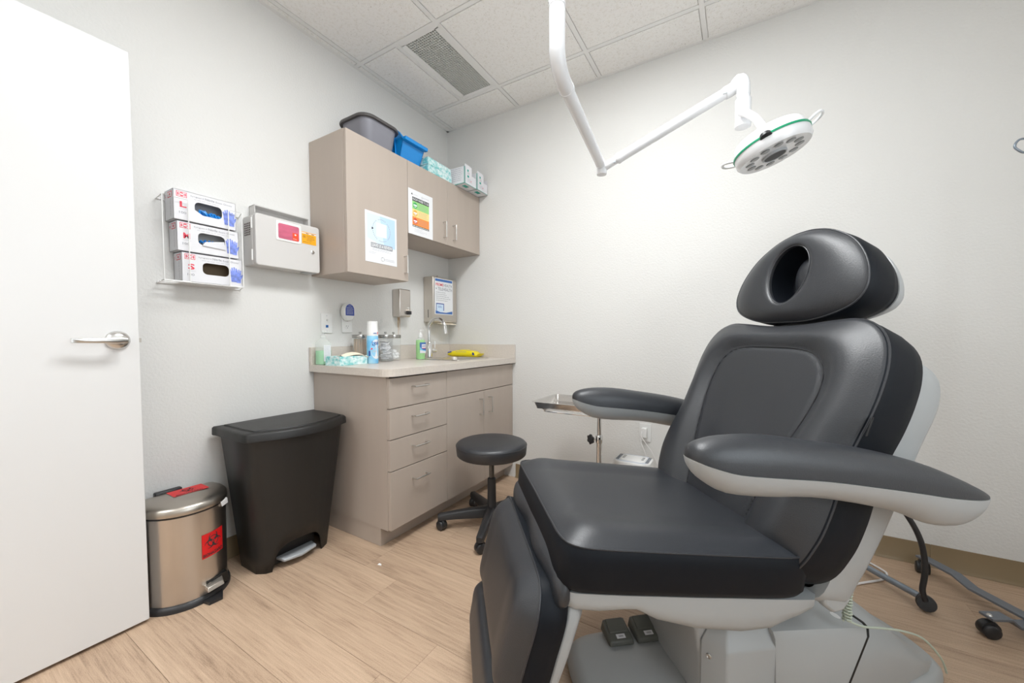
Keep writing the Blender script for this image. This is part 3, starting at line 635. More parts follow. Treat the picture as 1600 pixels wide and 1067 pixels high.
def glovebox(size, label, y0, z0, D, content):
    Lx, H = 0.226, 0.122
    t = thing('glove_box', label, 'box', (0.006, y0, z0), 0, 'glove boxes in the wire rack')
    # hole in the front
    hx0, hx1, hz0, hz1 = 0.072, 0.172, 0.026, 0.088
    hole = rrect(hx0, hz0 + (0.012 if size == 'S' else 0.010), hx1, hz1, 0.018, 5)
    outer = []
    for (a, b) in hole:   # matching outer ring around the rectangle
        cxm, czm = (hx0 + hx1) / 2, (hz0 + hz1) / 2; dx, dz = a - cxm, b - czm
        kx = ((Lx - cxm) if dx > 0 else cxm) / max(abs(dx), 1e-6); kz = ((H - czm) if dz > 0 else czm) / max(abs(dz), 1e-6); k = min(kx, kz)
        outer.append((cxm + dx * k, czm + dz * k))
    cs = [(0, 0), (Lx, 0), (Lx, H), (0, H)]
    for c_ in cs:
        j = min(range(len(outer)), key=lambda q: (outer[q][0] - c_[0]) ** 2 + (outer[q][1] - c_[1]) ** 2); outer[j] = c_
    b = MB(); b.loft([[(D, a, z) for a, z in outer], [(D, a, z) for a, z in hole], [(D - 0.0015, a, z) for a, z in hole], [(D - 0.0015, a, z) for a, z in outer]], False, False)
    b.box(0, 0, 0, D, 0.0012, H).box(0, Lx - 0.0012, 0, D, Lx, H).box(0, 0, 0, D, Lx, 0.0012).box(0, 0, H - 0.0012, D, Lx, H).box(0, 0, 0, 0.0012, Lx, H)
    b.build('carton', m_card, t, smooth=0)
    MB().box(0.003, 0.003, 0.003, 0.005, Lx - 0.003, H - 0.003).box(0.003, 0.003, 0.003, D - 0.003, 0.005, H - 0.003).box(0.003, Lx - 0.005, 0.003, D - 0.003, Lx - 0.003, H - 0.003).box(0.003, 0.003, H - 0.005, D - 0.003, Lx - 0.003, H - 0.003).box(0.003, 0.003, 0.003, D - 0.003, Lx - 0.003, 0.004).build('lining', m_cardin if size == 'S' else m_cardgrey, t, smooth=0)
    q = Flat((D, 0, 0), RY, UZ)
    q.rect(0.010, 0.094, 0.046, 0.116, m_redprint, 1).rect(0.012, 0.096, 0.044, 0.114, m_card, 2).disc(0.028, 0.105, 0.008, m_redprint, 3)
    q.rect(0.014, 0.099, 0.018, 0.111, m_redprint, 3).rect(0.038, 0.099, 0.042, 0.111, m_redprint, 3).rect(0.022, 0.102, 0.034, 0.108, m_card, 4)
    q.text(size, 0.021, 0.052, 0.024, m_redprint, w=0.023, l=2, bold=0.03).text('100', 0.018, 0.026, 0.0095, m_greyink, w=0.024, l=2).rect(0.018, 0.045, 0.048, 0.046, m_ltgreyink, 1)
    q.text('Synguard', 0.058, 0.1035, 0.0075, m_greyink, w=0.047, l=2).text('Nitrile', 0.110, 0.1035, 0.010, m_greyink, w=0.034, l=2, bold=0.01).text('Exam Gloves', 0.149, 0.1035, 0.0075, m_greyink, w=0.062, l=2)
    q.lines(0.070, 0.094, 0.19, 0.098, 1, 0.0018, m_ltgreyink, 1)
    hand(q, 0.190, 0.052, 0.034, m_handblue, 3); hand(q, 0.209, 0.047, 0.031, m_handblue, 4)
    q.build('printing', t)
    q = Flat((0, 0, 0), (1, 0, 0), UZ)
    q.rect(D * .35, 0.090, D * .85, 0.114, m_redprint, 1).rect(D * .39, 0.093, D * .81, 0.111, m_card, 2).disc(D * .6, 0.102, 0.006, m_redprint, 3).text(size, D * 0.1, 0.094, 0.012, m_redprint, l=2)
    q.text('Nitrile Exam Gloves', D * 0.70, 0.014, 0.006, m_greyink, w=0.07, l=2, rot=90); q.build('side_printing', t)
    if content == 'blue':
        c = MB()
        for k in range(26):
            a = random.uniform(0.10, 0.165); c.tube(smooth_poly([(random.uniform(D * .3, D * .8), a, 0.012), (random.uniform(D * .5, D * .97), a + random.uniform(-.01, .01), random.uniform(0.040, 0.060)), (random.uniform(D * .5, D * .97), a + random.uniform(.006, .016), random.uniform(0.034, 0.052)), (D * .6, a + 0.02, 0.012)], 3, False), 0.0042, 6)
        c.build('gloves', m_nitrile, t, kind='stuff')
        MB().hexa([(D * .4, 0.073, 0.005), (D - .003, 0.073, 0.005), (D - .003, 0.165, 0.005), (D * .4, 0.165, 0.005)], [(D * .4, 0.073, 0.06), (D - .004, 0.073, 0.055), (D - .004, 0.11, 0.032), (D * .4, 0.12, 0.03)]).build('inner_flap', m_card, t, smooth=0)
    if content == 'flap':
        MB().hexa([(D * .5, 0.09, 0.03), (D + .006, 0.085, 0.034), (D + .006, 0.172, 0.030), (D * .5, 0.165, 0.03)], [(D * .5, 0.09, 0.052), (D + .004, 0.098, 0.051), (D + .008, 0.165, 0.064), (D * .5, 0.165, 0.062)]).build('torn_flap', m_card, t, smooth=0)
        c = MB()
        for k in range(12):
            a = random.uniform(0.08, 0.15); c.tube([(D * .5, a, 0.04), (D * .9, a + 0.004, random.uniform(.052, .060)), (D * .8, a + 0.012, 0.05)], 0.004, 6)
        c.build('gloves', m_nitrile, t, kind='stuff')
    return t
glovebox('L', 'white glove box marked L, topmost in the wire rack', -1.826, 1.5500, 0.084, 'blue')
glovebox('M', 'white glove box marked M, middle of the wire rack', -1.816, 1.4240, 0.080, 'flap')
glovebox('S', 'white glove box marked S, lowest in the wire rack', -1.803, 1.2975, 0.080, None)

# ------------------------------------------------------------------ sharps cabinet
sh = thing('sharps_cabinet', 'pale grey locking sharps disposal box with pink window on the left wall', 'sharps box', (0.0, -1.53, 1.41))
SD = 0.108; SW = 0.322; SH = 0.243
MB().box(0.002, 0, 0, SD - 0.022, SW - 0.004, SH - 0.008).build('body', m_sharps, sh, bevel=0.006, seg=3)
fr = MB().prism(rrect(0.002, -0.002, SW + 0.002, SH, 0.014, 5), lambda u, v, w: (w, u, v), SD - 0.024, SD + 0.004).build('door', m_sharps, sh, bevel=0.004, seg=3)
X = SD + 0.0045
MB().prism(rrect(0.094, 0.134, 0.222, 0.232, 0.008), lambda u, v, w: (w, u, v), SD, X + 0.002).build('window_frame', m_white, sh, bevel=0.001)
MB().prism(rrect(0.106, 0.145, 0.210, 0.219, 0.008), lambda u, v, w: (w, u, v), X + 0.0022, X + 0.0028).build('window', m_pinkwin, sh, smooth=0)
q = Flat((X + 0.0029, 0, 0), RY, UZ); q.rect(0.176, 0.147, 0.206, 0.185, m_redorange, 1).disc(0.190, 0.176, 0.005, m_card, 2, 0.004).text('FULL', 0.180, 0.152, 0.006, m_card, l=2); q.build('fill_label', sh)
q = Flat((X, 0, 0), RY, UZ); q.rect(0.226, 0.144, 0.304, 0.205, m_orange, 1).rect(0.226, 0.196, 0.304, 0.201, m_paper, 2).rect(0.248, 0.197, 0.262, 0.2, m_ink, 3).rect(0.278, 0.197, 0.292, 0.2, m_ink, 3)
for a in (90, 210, 330): q.ring(0.239 + 0.004 * cos(radians(a)), 0.181 + 0.004 * sin(radians(a)), 0.0032, 0.0045, m_ink, 2, n=12)
q.lines(0.252, 0.160, 0.298, 0.190, 4, 0.0018, m_ink, 2, 0.4).lines(0.232, 0.150, 0.29, 0.157, 1, 0.0016, m_ink, 2, 0.4); q.build('warning_label', sh)
MB().lathe([(0.009, 0), (0.009, 0.003), (0.007, 0.004), (0, 0.004)], (X, 0.283, 0.106), 24, (1, 0, 0)).box(X + 0.0041, 0.2822, 0.101, X + 0.0045, 0.2838, 0.111).build('lock', m_chrome, sh)
# top back-plate with flange
MB().box(0.002, 0.03, SH - 0.01, 0.006, 0.30, SH + 0.052).box(0.002, 0.028, SH + 0.048, 0.055, 0.302, SH + 0.052).box(0.004, 0.028, SH - 0.006, 0.055, 0.032, SH + 0.052).box(0.004, 0.298, SH - 0.006, 0.055, 0.302, SH + 0.052).build('top_bracket', m_sharps, sh, bevel=0.0012, seg=1)
v_ = MB()
for a in range(4):
    for b in range(6): v_.box(0.016 + a * 0.0145, -0.0008, 0.142 + b * 0.0105, 0.024 + a * 0.0145, -0.0002, 0.149 + b * 0.0105)
v_.build('vent_slots', mat('dark_slot', (0.05, 0.02, 0.02), 0.7), sh, smooth=0)
for b in (0.02, 0.17): MB().tube([(SD - 0.018, -0.004, b), (SD - 0.018, -0.004, b + 0.05)], 0.004, 8).build('hinge', m_white, sh)
MB().box(0.05, 0.25, -0.004, 0.10, 0.31, -0.0005).build('keyhole_plate', m_greyp, sh, smooth=0)

# ------------------------------------------------------------------ dispensers and plates
sd = thing('soap_dispenser', 'stainless steel wall soap dispenser with black push button', 'dispenser', (0.0, -0.605, 1.202))
MB().box(0.002, 0, 0, 0.076, 0.104, 0.193).build('tank', m_steelh if False else m_steel, sd, bevel=0.009, seg=3)
MB().lathe([(0.011, 0), (0.011, 0.012), (0.009, 0.014), (0, 0.014)], (0.076, 0.078, 0.045), 20, (1, 0, 0)).build('spout_collar', m_steelbox, sd)
MB().box(0.075, 0.064, 0.018, 0.094, 0.094, 0.042).build('push_button', m_blackp, sd, bevel=0.003)
MB().lathe([(0.007, 0), (0.007, 0.003), (0, 0.003)], (0.0765, 0.078, 0.062), 16, (1, 0, 0)).build('lock', m_chrome, sd)
def stain(P): return MB().add([(0.0006, y, z) for y, z in P], [tuple(range(len(P)))])
w_left = bpy.data.objects['wall_left']
st = MB()
for y0, wd0, z1, z0 in ((-0.547, 0.013, 1.201, 1.180), (-0.550, 0.004, 1.19, 1.07), (-0.540, 0.0025, 1.19, 1.11), (-0.556, 0.0025, 1.19, 1.13), (-0.534, 0.0015, 1.19, 1.08)):
    st.add([(0.0006, y0 - wd0, z1), (0.0006, y0 + wd0, z1), (0.0006, y0 + wd0 * 0.3, z0), (0.0006, y0 - wd0 * 0.3, z0)], [(0, 1, 2, 3)])
st.build('rust_stain', m_stain, w_left, smooth=0)
td = thing('towel_dispenser', 'steel folded paper towel dispenser on the wall above the sink', 'dispenser', (0.0, -0.297, 1.175))
MB().box(0.002, 0, 0, 0.098, 0.282, 0.345).build('cabinet', m_steelbox, td, bevel=0.006, seg=2)
MB().prism([(0.094, 0.012), (0.100, 0.012), (0.100, 0.33), (0.094, 0.335)], lambda u, v, w: (u, w, v), 0.004, 0.278).build('front_door', m_steelbox, td, bevel=0.003)
MB().box(0.046, -0.0007, 0.035, 0.052, -0.0001, 0.095).build('level_slot', m_black, td, smooth=0)
MB().tube([(0.03, 0.12, 0.345), (0.03, 0.12, 0.362), (0.03, 0.126, 0.37), (0.03, 0.132, 0.362)], 0.003, 8).lathe([(0.008, 0), (0.008, 0.006), (0, 0.006)], (0.03, 0.12, 0.345), 16).build('lock_tab', m_steelbox, td)
MB().prism([(0.03, -0.006), (0.075, -0.001), (0.115, -0.010), (0.13, -0.016), (0.075, -0.006)], lambda u, v, w: (u, w, v), 0.06, 0.24).build('paper_towel', m_tissue, td, smooth=0)
np_ = tag(MB().box(0, 0, 0, 0.001, 0.212, 0.275).build('notice', m_paper, smooth=0), 'white health notice with blue bands taped on the towel dispenser', 'poster'); np_.location = (0.1012, -0.283, 1.235)
q = Flat((0.001, 0, 0), RY, UZ)
q.rect(0.008, 0.252, 0.204, 0.270, m_bannerblue, 1)
q.text('PREME', 0.012, 0.217, 0.021, m_redprint, w=0.088, l=2, bold=0.01).text('HEALTH', 0.103, 0.217, 0.021, m_greyink, w=0.098, l=2, bold=0.01)
q.text('+', 0.012, 0.190, 0.012, m_ink, l=2, bold=0.02).text('TELEHEALTH', 0.036, 0.184, 0.023, m_greyink, w=0.166, l=2, bold=0.01)
q.lines(0.014, 0.100, 0.185, 0.176, 5, 0.0030, m_greyink, 2, 0.35)
q.rect(0.016, 0.030, 0.106, 0.085, m_navy, 1).rect(0.022, 0.022, 0.098, 0.078, m_palerblue, 2).lines(0.035, 0.05, 0.085, 0.068, 2, 0.004, m_bannerblue, 3)
q.poly([(0.01, 0.006), (0.204, 0.006), (0.204, 0.030), (0.13, 0.016), (0.06, 0.018), (0.01, 0.030)], m_bannerblue, 3)
q.build('printing', np_)
pl = thing('data_plate', 'white wall plate with blue data jack, left of the air freshener', 'wall plate', (0.0, -1.137, 1.086))
MB().box(0.001, 0, 0, 0.007, 0.07, 0.114).build('plate', m_white, pl, bevel=0.002)
MB().lathe([(0.0045, 0), (0.0045, 0.008), (0.002, 0.009)], (0.007, 0.035, 0.075), 14, (1, 0, 0)).build('coax_jack', m_nickel, pl)
MB().box(0.007, 0.028, 0.032, 0.0085, 0.043, 0.047).build('data_jack', mat('jack_blue', (0.005, 0.10, 0.35), 0.4), pl)
MB().lathe([(0.003, 0), (0.003, 0.001)], (0.007, 0.035, 0.012), 10, (1, 0, 0)).lathe([(0.003, 0), (0.003, 0.001)], (0.007, 0.035, 0.101), 10, (1, 0, 0)).build('screw', m_ltgreyink, pl)
def outlet(name, label, loc, rz=0):
    t = thing(name, label, 'outlet', loc, rz, 'wall outlets')
    MB().box(0.001, 0, 0, 0.007, 0.07, 0.114).build('plate', m_white, t, bevel=0.002)
    for z in (0.036, 0.078):
        r = MB().prism([(0.035 + 0.0165 * max(-.8, min(.8, cos(2 * pi * k / 24))) * 1.05, z + 0.0145 * sin(2 * pi * k / 24)) for k in range(24)], lambda u, v, w: (w, u, v), 0.007, 0.0085).build('receptacle', m_white, t, smooth=0)
        MB().box(0.0086, 0.028, z, 0.0088, 0.0298, z + 0.008).box(0.0086, 0.040, z, 0.0088, 0.0418, z + 0.007).box(0.0086, 0.0335, z - 0.009, 0.0088, 0.0375, z - 0.005).build('slots', m_ink, r, smooth=0)
    return t
outlet('wall_outlet', 'white wall outlet above the counter carrying the air freshener', (0.0, -1.002, 1.090))
af = thing('air_freshener', 'oval white plug-in air freshener with dark blue label', 'air freshener', (0.0, -0.978, 1.215))
oval = [(0.040 * cos(2 * pi * k / 28), 0.056 * sin(2 * pi * k / 28) * (1.0 if sin(2 * pi * k / 28) > 0 else 1.0)) for k in range(28)]
MB().loft([[(x, u * s_, v * s_) for u, v in oval] for x, s_ in ((0.012, 0.88), (0.018, 0.97), (0.032, 1.0), (0.044, 0.95), (0.05, 0.85))]).box(0.0095, -0.012, -0.03, 0.014, 0.018, 0.0).build('body', m_white, af, smooth=50)
q = Flat((0.0505, 0, 0), RY, UZ); q.poly([(0.030 * cos(radians(a)), 0.012 + 0.034 * sin(radians(a))) for a in range(0, 181, 15)] + [(-0.030, -0.022), (0.030, -0.022)], m_navy, 1)
q.lines(-0.022, -0.016, 0.024, 0.030, 5, 0.003, m_ltgreyink, 2, 0.1).lines(-0.01, 0.032, 0.012, 0.040, 1, 0.003, m_ltgreyink, 2, 0.1); q.build('label', af)

# ------------------------------------------------------------------ counter items
CT = 0.9065
sb = thing('sanitizer_bottle', 'clear pump bottle half full of green gel at the worktop left end', 'bottle', (0.062, -1.163, CT), radians(4))
def shape(Pl, prof): return [[(x * s_ , y * s_, z) for x, y in Pl] for s_, z in prof]
ob = rrect(-0.028, -0.041, 0.028, 0.041, 0.02)
MB().loft(shape(ob, [(0.95, 0), (1, 0.006), (1, 0.115), (0.9, 0.128), (0.55, 0.140), (0.32, 0.148), (0.32, 0.156)])).build('bottle', m_clearp, sb, smooth=50)
MB().loft(shape(ob, [(0.90, 0.003), (0.95, 0.008), (0.95, 0.080)])).build('gel', m_gel, sb, smooth=50)
MB().lathe([(0.015, 0.150), (0.015, 0.165), (0.006, 0.168), (0.006, 0.180), (0.009, 0.182), (0.009, 0.192), (0, 0.192)], n=20).box(-0.006, -0.006, 0.182, 0.040, 0.006, 0.190).build('pump', m_clearp, sb)
q = Flat((0.0288, -0.02, 0.02), RY, UZ); q.rect(0, 0, 0.045, 0.09, m_paper, 1).lines(0.004, 0.005, 0.041, 0.085, 10, 0.002, m_ltgreyink, 2, 0.2); q.build('label', sb)
tb = tissue('teal tissue box on the worktop with a cream tissue pulled out', (0.172, -1.092, CT), radians(6), 0.196, 0.112, 0.05)
P1 = []
for i in range(9):
    t_ = i / 8; row = []
    for j in range(7):
        s_ = j / 6 - 0.5
        row.append((0.02 + 0.05 * s_ * (1 + t_) * (1.2 - t_) + 0.03 * t_, -0.07 + 0.20 * t_, 0.052 + 0.016 * sin(pi * min(1, t_ * 1.15)) + 0.006 * sin(7 * s_ + 4 * t_) - 0.018 * (t_ ** 3) - 0.01 * abs(s_)))
    P1.append(row)
ti = MB().loft(P1, False, False, False).build('tissue', m_tissue, tb, sub=1); sm = ti.modifiers.new('s', 'SOLIDIFY'); sm.thickness = 0.001
sp_ = thing('spray_can', 'tall blue and white disinfectant spray can on the worktop', 'spray can', (0.218, -0.952, CT))
MB().lathe([(0.030, 0), (0.0325, 0.003), (0.0325, 0.162), (0.032, 0.165)], n=40).build('can', m_canblue, sp_)
MB().lathe([(0.0325, 0.163), (0.0325, 0.190), (0.031, 0.192), (0.030, 0.245), (0.027, 0.248), (0.0, 0.248)], n=40).build('cap', m_white, sp_)
def cyl(rad, a0, x_, y_, l): a = a0 + x_ / rad; return Vector(((rad + 0.0004 * l) * cos(a), (rad + 0.0004 * l) * sin(a), y_))
q = Flat((0, 0, 0), RY, UZ); q.wrap = lambda x_, y_, l: cyl(0.0327, radians(-20), x_, y_, l)
for k in range(20):
    a = 2 * pi * k / 20; b = 2 * pi * (k + 1) / 20
    q.poly([(0.012, 0.085), (0.012 + 0.034 * cos(a), 0.085 + 0.058 * sin(a)), (0.012 + 0.034 * cos(b), 0.085 + 0.058 * sin(b))], m_card, 1)
q.text('Lysol', -0.013, 0.098, 0.034, m_navy, w=0.048, l=2, bold=0.02, rot=8, shear=0.3)
q.poly([(-0.022, 0.082), (-0.018, 0.092), (0.005, 0.098), (0.034, 0.100), (0.034, 0.094), (0.005, 0.091), (-0.015, 0.083)], m_redprint, 3)
q.lines(-0.012, 0.066, 0.016, 0.078, 2, 0.003, m_ltgreyink, 2); q.lines(-0.005, 0.174, 0.014, 0.182, 1, 0.006, m_bannerblue, 2, 0).lines(0.018, 0.172, 0.03, 0.186, 2, 0.005, m_redprint, 2, 0)
q.rect(-0.034, 0.045, -0.024, 0.075, m_navy, 2)
q.build('label', sp_)
def jar(label, loc, content):
    t = thing('glass_jar', label, 'jar', loc, 0, 'supply jars on the worktop')
    MB().lathe([(0.040, 0), (0.045, 0.004), (0.045, 0.148), (0.042, 0.148), (0.042, 0.006), (0.0, 0.006)], n=36).build('glass', m_glass, t, smooth=50)
    MB().lathe([(0.047, 0.149), (0.048, 0.151), (0.048, 0.168), (0.046, 0.170), (0.012, 0.171), (0.0, 0.171)], n=36).lathe([(0.004, 0.171), (0.004, 0.178), (0.008, 0.180), (0.008, 0.187), (0.0, 0.189)], n=16).build('lid', mat('jar_lid_steel', (0.40, 0.39, 0.375), 0.28, metal=1), t, smooth=50)
    c = MB()
    if content == 'sticks':
        for k in range(30):
            a = k * 2.4; r_0 = 0.036 * sqrt((k + .5) / 30); c.hexa([(r_0 * cos(a) + dx, r_0 * sin(a) + dy, 0.008) for dx, dy in ((-.003, -.001), (.003, -.001), (.003, .001), (-.003, .001))], [(r_0 * cos(a) * .95 + dx, r_0 * sin(a) * .95 + dy, 0.147 - random.random() * .006) for dx, dy in ((-.003, -.001), (.003, -.001), (.003, .001), (-.003, .001))])
        c.build('wooden_sticks', m_wood, t, kind='stuff', smooth=0)
    elif content == 'packets':
        for k in range(26):
            a = random.uniform(0, 6.28); rr_ = random.uniform(0, 0.018); z = 0.012 + k * 0.0038; th = random.uniform(-0.9, 0.9) if k > 12 else random.uniform(-.15, .15)
            e = Vector((cos(a), sin(a), 0)) * 0.017; f_ = Vector((-sin(a) * cos(th), cos(a) * cos(th), sin(th))) * 0.019; n_ = e.cross(f_).normalized() * 0.002
            o_c = Vector((rr_ * cos(a), rr_ * sin(a), z + 0.006 + (0.008 if k > 12 else 0)))
            c.hexa([o_c - e - f_ - n_, o_c + e - f_ - n_, o_c + e + f_ - n_, o_c - e + f_ - n_], [o_c - e - f_ + n_, o_c + e - f_ + n_, o_c + e + f_ + n_, o_c - e + f_ + n_])
        c.build('packets', m_card, t, kind='stuff', smooth=0)
    else:
        for k in range(16):
            a = k * 2.4; rr_ = 0.026 * sqrt((k % 6 + .3) / 6); c.sphere((rr_ * cos(a), rr_ * sin(a), 0.022 + (k // 6) * 0.019), 0.0135, 8)
        c.build('cotton_balls', m_cotton, t, kind='stuff')
    return t
jar('steel-lidded glass jar of wooden sticks behind the spray can', (0.098, -0.945, CT), 'sticks')
jar('steel-lidded glass jar of white packets right of the spray can', (0.150, -0.795, CT), 'packets')
jar('steel-lidded glass jar of cotton balls, nearest the soap bottle', (0.098, -0.683, CT), 'cotton')
cb = thing('hand_soap', 'green pump soap bottle with blue label beside the faucet', 'bottle', (0.182, -0.519, CT))
oc = rrect(-0.022, -0.033, 0.022, 0.033, 0.018)
MB().loft(shape(oc, [(0.93, 0), (1, 0.006), (1, 0.130), (0.9, 0.142), (0.5, 0.152), (0.42, 0.156)])).build('bottle', m_clearp, cb, smooth=50)
MB().loft(shape(oc, [(0.88, 0.003), (0.96, 0.008), (0.96, 0.126), (0.9, 0.136)])).build('soap', m_gel2, cb, smooth=50)
MB().lathe([(0.015, 0.153), (0.015, 0.172), (0.008, 0.180), (0.0055, 0.183), (0.0055, 0.196), (0.009, 0.198), (0.009, 0.207), (0, 0.207)], n=20).box(-0.005, -0.005, 0.199, 0.005, 0.030, 0.206).build('pump', m_white, cb)
q = Flat((0.0226, 0, 0), RY, UZ); q.rect(-0.029, 0.045, 0.029, 0.118, m_bannerblue, 1).poly([(-0.029, 0.088), (0.0, 0.066), (0.029, 0.062), (0.029, 0.045), (-0.029, 0.045)], mat('label_sky', (0.25, 0.62, 0.85), 0.5), 2).poly([(-0.029, 0.066), (0.029, 0.056), (0.029, 0.045), (-0.029, 0.045)], m_card, 3)
q.rect(-0.012, 0.080, 0.027, 0.106, m_card, 3).text('CLOROX', -0.010, 0.088, 0.010, m_navy, w=0.035, l=4, bold=0.02).rect(-0.006, 0.076, 0.024, 0.080, m_redprint, 3); q.build('label', cb)
wp = thing('wipes_pack', 'crumpled yellow soft pack of wipes at the worktop corner', 'wipes', (0.235, -0.085, CT), radians(4))
rings = []
for i, (x, hw, hh) in enumerate([(-0.150, 0.03, 0.002), (-0.142, 0.042, 0.010), (-0.115, 0.05, 0.022), (-0.07, 0.053, 0.027), (0, 0.054, 0.028), (0.07, 0.053, 0.026), (0.105, 0.050, 0.022), (0.128, 0.044, 0.010), (0.140, 0.047, 0.003), (0.150, 0.045, 0.002)]):
    zc = 0.014 + hh * (0.55) if i in (0, 9) else hh
    zc = {0: 0.018, 1: 0.018, 8: 0.022, 9: 0.028}.get(i, hh)
    rings.append([(x + 0.004 * sin(3 * k), hw * cos(2 * pi * k / 20) * (1 + .03 * sin(5 * k + i)), zc + hh * max(-0.9, min(0.92, 1.25 * sin(2 * pi * k / 20)))) for k in range(20)])
MB().loft(rings).build('pouch', m_yellow, wp, sub=1, smooth=80)
MB().prism(rrect(-0.04, -0.022, 0.04, 0.022, 0.012), lambda u, v, w: (u, v, w), 0.0545, 0.0585).build('lid_flap', mat('pale_yellow', (0.92, 0.82, 0.35), 0.4), wp, bevel=0.001)
q = Flat((0, -0.0555, 0), (1, 0, 0), UZ); q.poly([(-0.128, 0.030), (-0.09, 0.036), (-0.09, 0.044), (-0.125, 0.038)], m_navy, 3).lines(-0.05, 0.036, 0.05, 0.046, 1, 0.003, m_greyink, 2, .1).poly([(0.10, 0.020), (0.12, 0.016), (0.115, 0.036), (0.10, 0.038)], m_navy, 2); q.build('printing', wp)

# ------------------------------------------------------------------ steel pedal bin (half-round)
b1 = thing('pedal_bin', 'half-round brushed steel pedal bin with red biohazard stickers', 'bin', (0.085, -1.835, 0))
def dshape(w, dpt, n=28, back=0.05):
    P = [(dpt * sin(pi * k / n) ** 0.9 * 1.0, -w * cos(pi * k / n)) for k in range(n + 1)]
    return P + [(-back, w * 0.94), (-back, -w * 0.94)]
def dr(w, dpt, z, back=0.05): return [(x, y, z) for x, y in dshape(w, dpt, back=back)]
MB().loft([dr(0.155, 0.185, 0.0), dr(0.155, 0.185, 0.012), dr(0.150, 0.178, 0.024), dr(0.146, 0.172, 0.026)]).prism([(0.15, -0.005), (0.22, 0.01), (0.222, 0.055), (0.15, 0.085)], lambda u, v, w: (u, v, w), 0.001, 0.012).build('base_ring', m_blackp, b1, smooth=50)
MB().loft([dr(0.1455, 0.172, 0.026), dr(0.147, 0.174, 0.365)]).build('body', m_steel, b1, smooth=60)
MB().loft([dr(0.1475, 0.175, 0.366), dr(0.1485, 0.176, 0.374)], False, False).build('seam_band', m_blackp, b1, smooth=60)
def dl(s_, z, fb): return [(x * s_ + fb, y * s_, z) for x, y in dshape(0.151, 0.180)]
MB().loft([dl(1.0, 0.374, 0), dl(1.005, 0.378, 0), dl(1.0, 0.396, 0), dl(0.94, 0.406, 0.002), dl(0.8, 0.413, 0.008), dl(0.55, 0.418, 0.018), dl(0.2, 0.420, 0.03), dl(0.01, 0.420, 0.035)]).build('lid', m_steelh, b1, smooth=60)
MB().box(-0.056, -0.07, 0.385, -0.03, 0.02, 0.424).build('hinge_cover', m_blackp, b1, bevel=0.005)
MB().prism([(-0.02, 0.003), (0.145, -0.03), (0.145, 0.06), (-0.02, 0.09)], lambda u, v, w: (u, v, w), 0, 0.001) if False else None
MB().hexa([(0.13, 0.02, 0.03), (0.162, 0.02, 0.03), (0.15, 0.11, 0.03), (0.11, 0.11, 0.03)], [(0.13, 0.02, 0.075), (0.174, 0.02, 0.075), (0.155, 0.10, 0.075), (0.11, 0.10, 0.075)]).build('pedal_recess', m_black, b1, smooth=0)
MB().hexa([(0.15, 0.015, 0.052), (0.212, 0.010, 0.048), (0.198, 0.072, 0.048), (0.14, 0.085, 0.052)], [(0.15, 0.015, 0.062), (0.205, 0.012, 0.064), (0.19, 0.07, 0.064), (0.14, 0.085, 0.066)]).build('pedal', m_steelbox, b1, bevel=0.002)
def biohaz(q, cx_, cy_, s_, m, l):
    for a in (90, 210, 330):
        ex, ey = cx_ + s_ * .46 * cos(radians(a)), cy_ + s_ * .46 * sin(radians(a)); n = 22
        for k in range(n):      # crescent open to the outside
            b0, b1 = a + 35 + 290 * k / n, a + 35 + 290 * (k + 1) / n
            t0, t1 = sin(pi * k / n), sin(pi * (k + 1) / n); w0, w1 = s_ * (0.03 + 0.15 * t0), s_ * (0.03 + 0.15 * t1); ro = s_ * .46
            p = lambda b_, rr_: (ex + rr_ * cos(radians(b_)), ey + rr_ * sin(radians(b_)))
            q.poly([p(b0, ro - w0), p(b0, ro), p(b1, ro), p(b1, ro - w1)], m, l)
    q.ring(cx_, cy_, s_ * .08, s_ * .15, m_red, l + 1); q.ring(cx_, cy_, s_ * .50, s_ * .58, m, l, 0, 360, 30)
# front sticker wraps the curved body
def dpt_at(yy, w=0.1465, dd=0.1735):
    c_ = max(-1, min(1, -yy / w)); th = math.acos(c_); return dd * sin(th) ** 0.9
q = Flat((0, 0, 0), RY, UZ); q.wrap = lambda x_, y_, l: Vector((dpt_at(x_) + 0.0006 + 0.0004 * l, x_, y_))
q.rect(0.008, 0.172, 0.092, 0.270, m_red, 1, nx=9); biohaz(q, 0.050, 0.232, 0.038, m_ink, 3); q.text('BIOHAZARD', 0.011, 0.177, 0.013, m_ink, w=0.077, l=4, bold=0.02); q.build('biohazard_sticker', b1)
q = Flat((0.02, 0.0, 0.4205), (0, 1, 0), (-1, 0, 0)); q.rect(-0.04, -0.045, 0.08, 0.035, m_red, 1); biohaz(q, 0.02, 0.0, 0.032, m_ink, 3); q.text('BIOHAZARD', -0.03, -0.041, 0.010, m_ink, w=0.09, l=4, bold=0.02); q.build('lid_sticker', b1)
MB().hexa([(0.125, 0.095, 0.355), (0.150, 0.09, 0.35), (0.120, 0.125, 0.35), (0.11, 0.12, 0.355)], [(0.135, 0.088, 0.378), (0.152, 0.085, 0.374), (0.122, 0.122, 0.372), (0.115, 0.118, 0.378)]).build('liner_corner', m_cotton, b1, bevel=0.002)

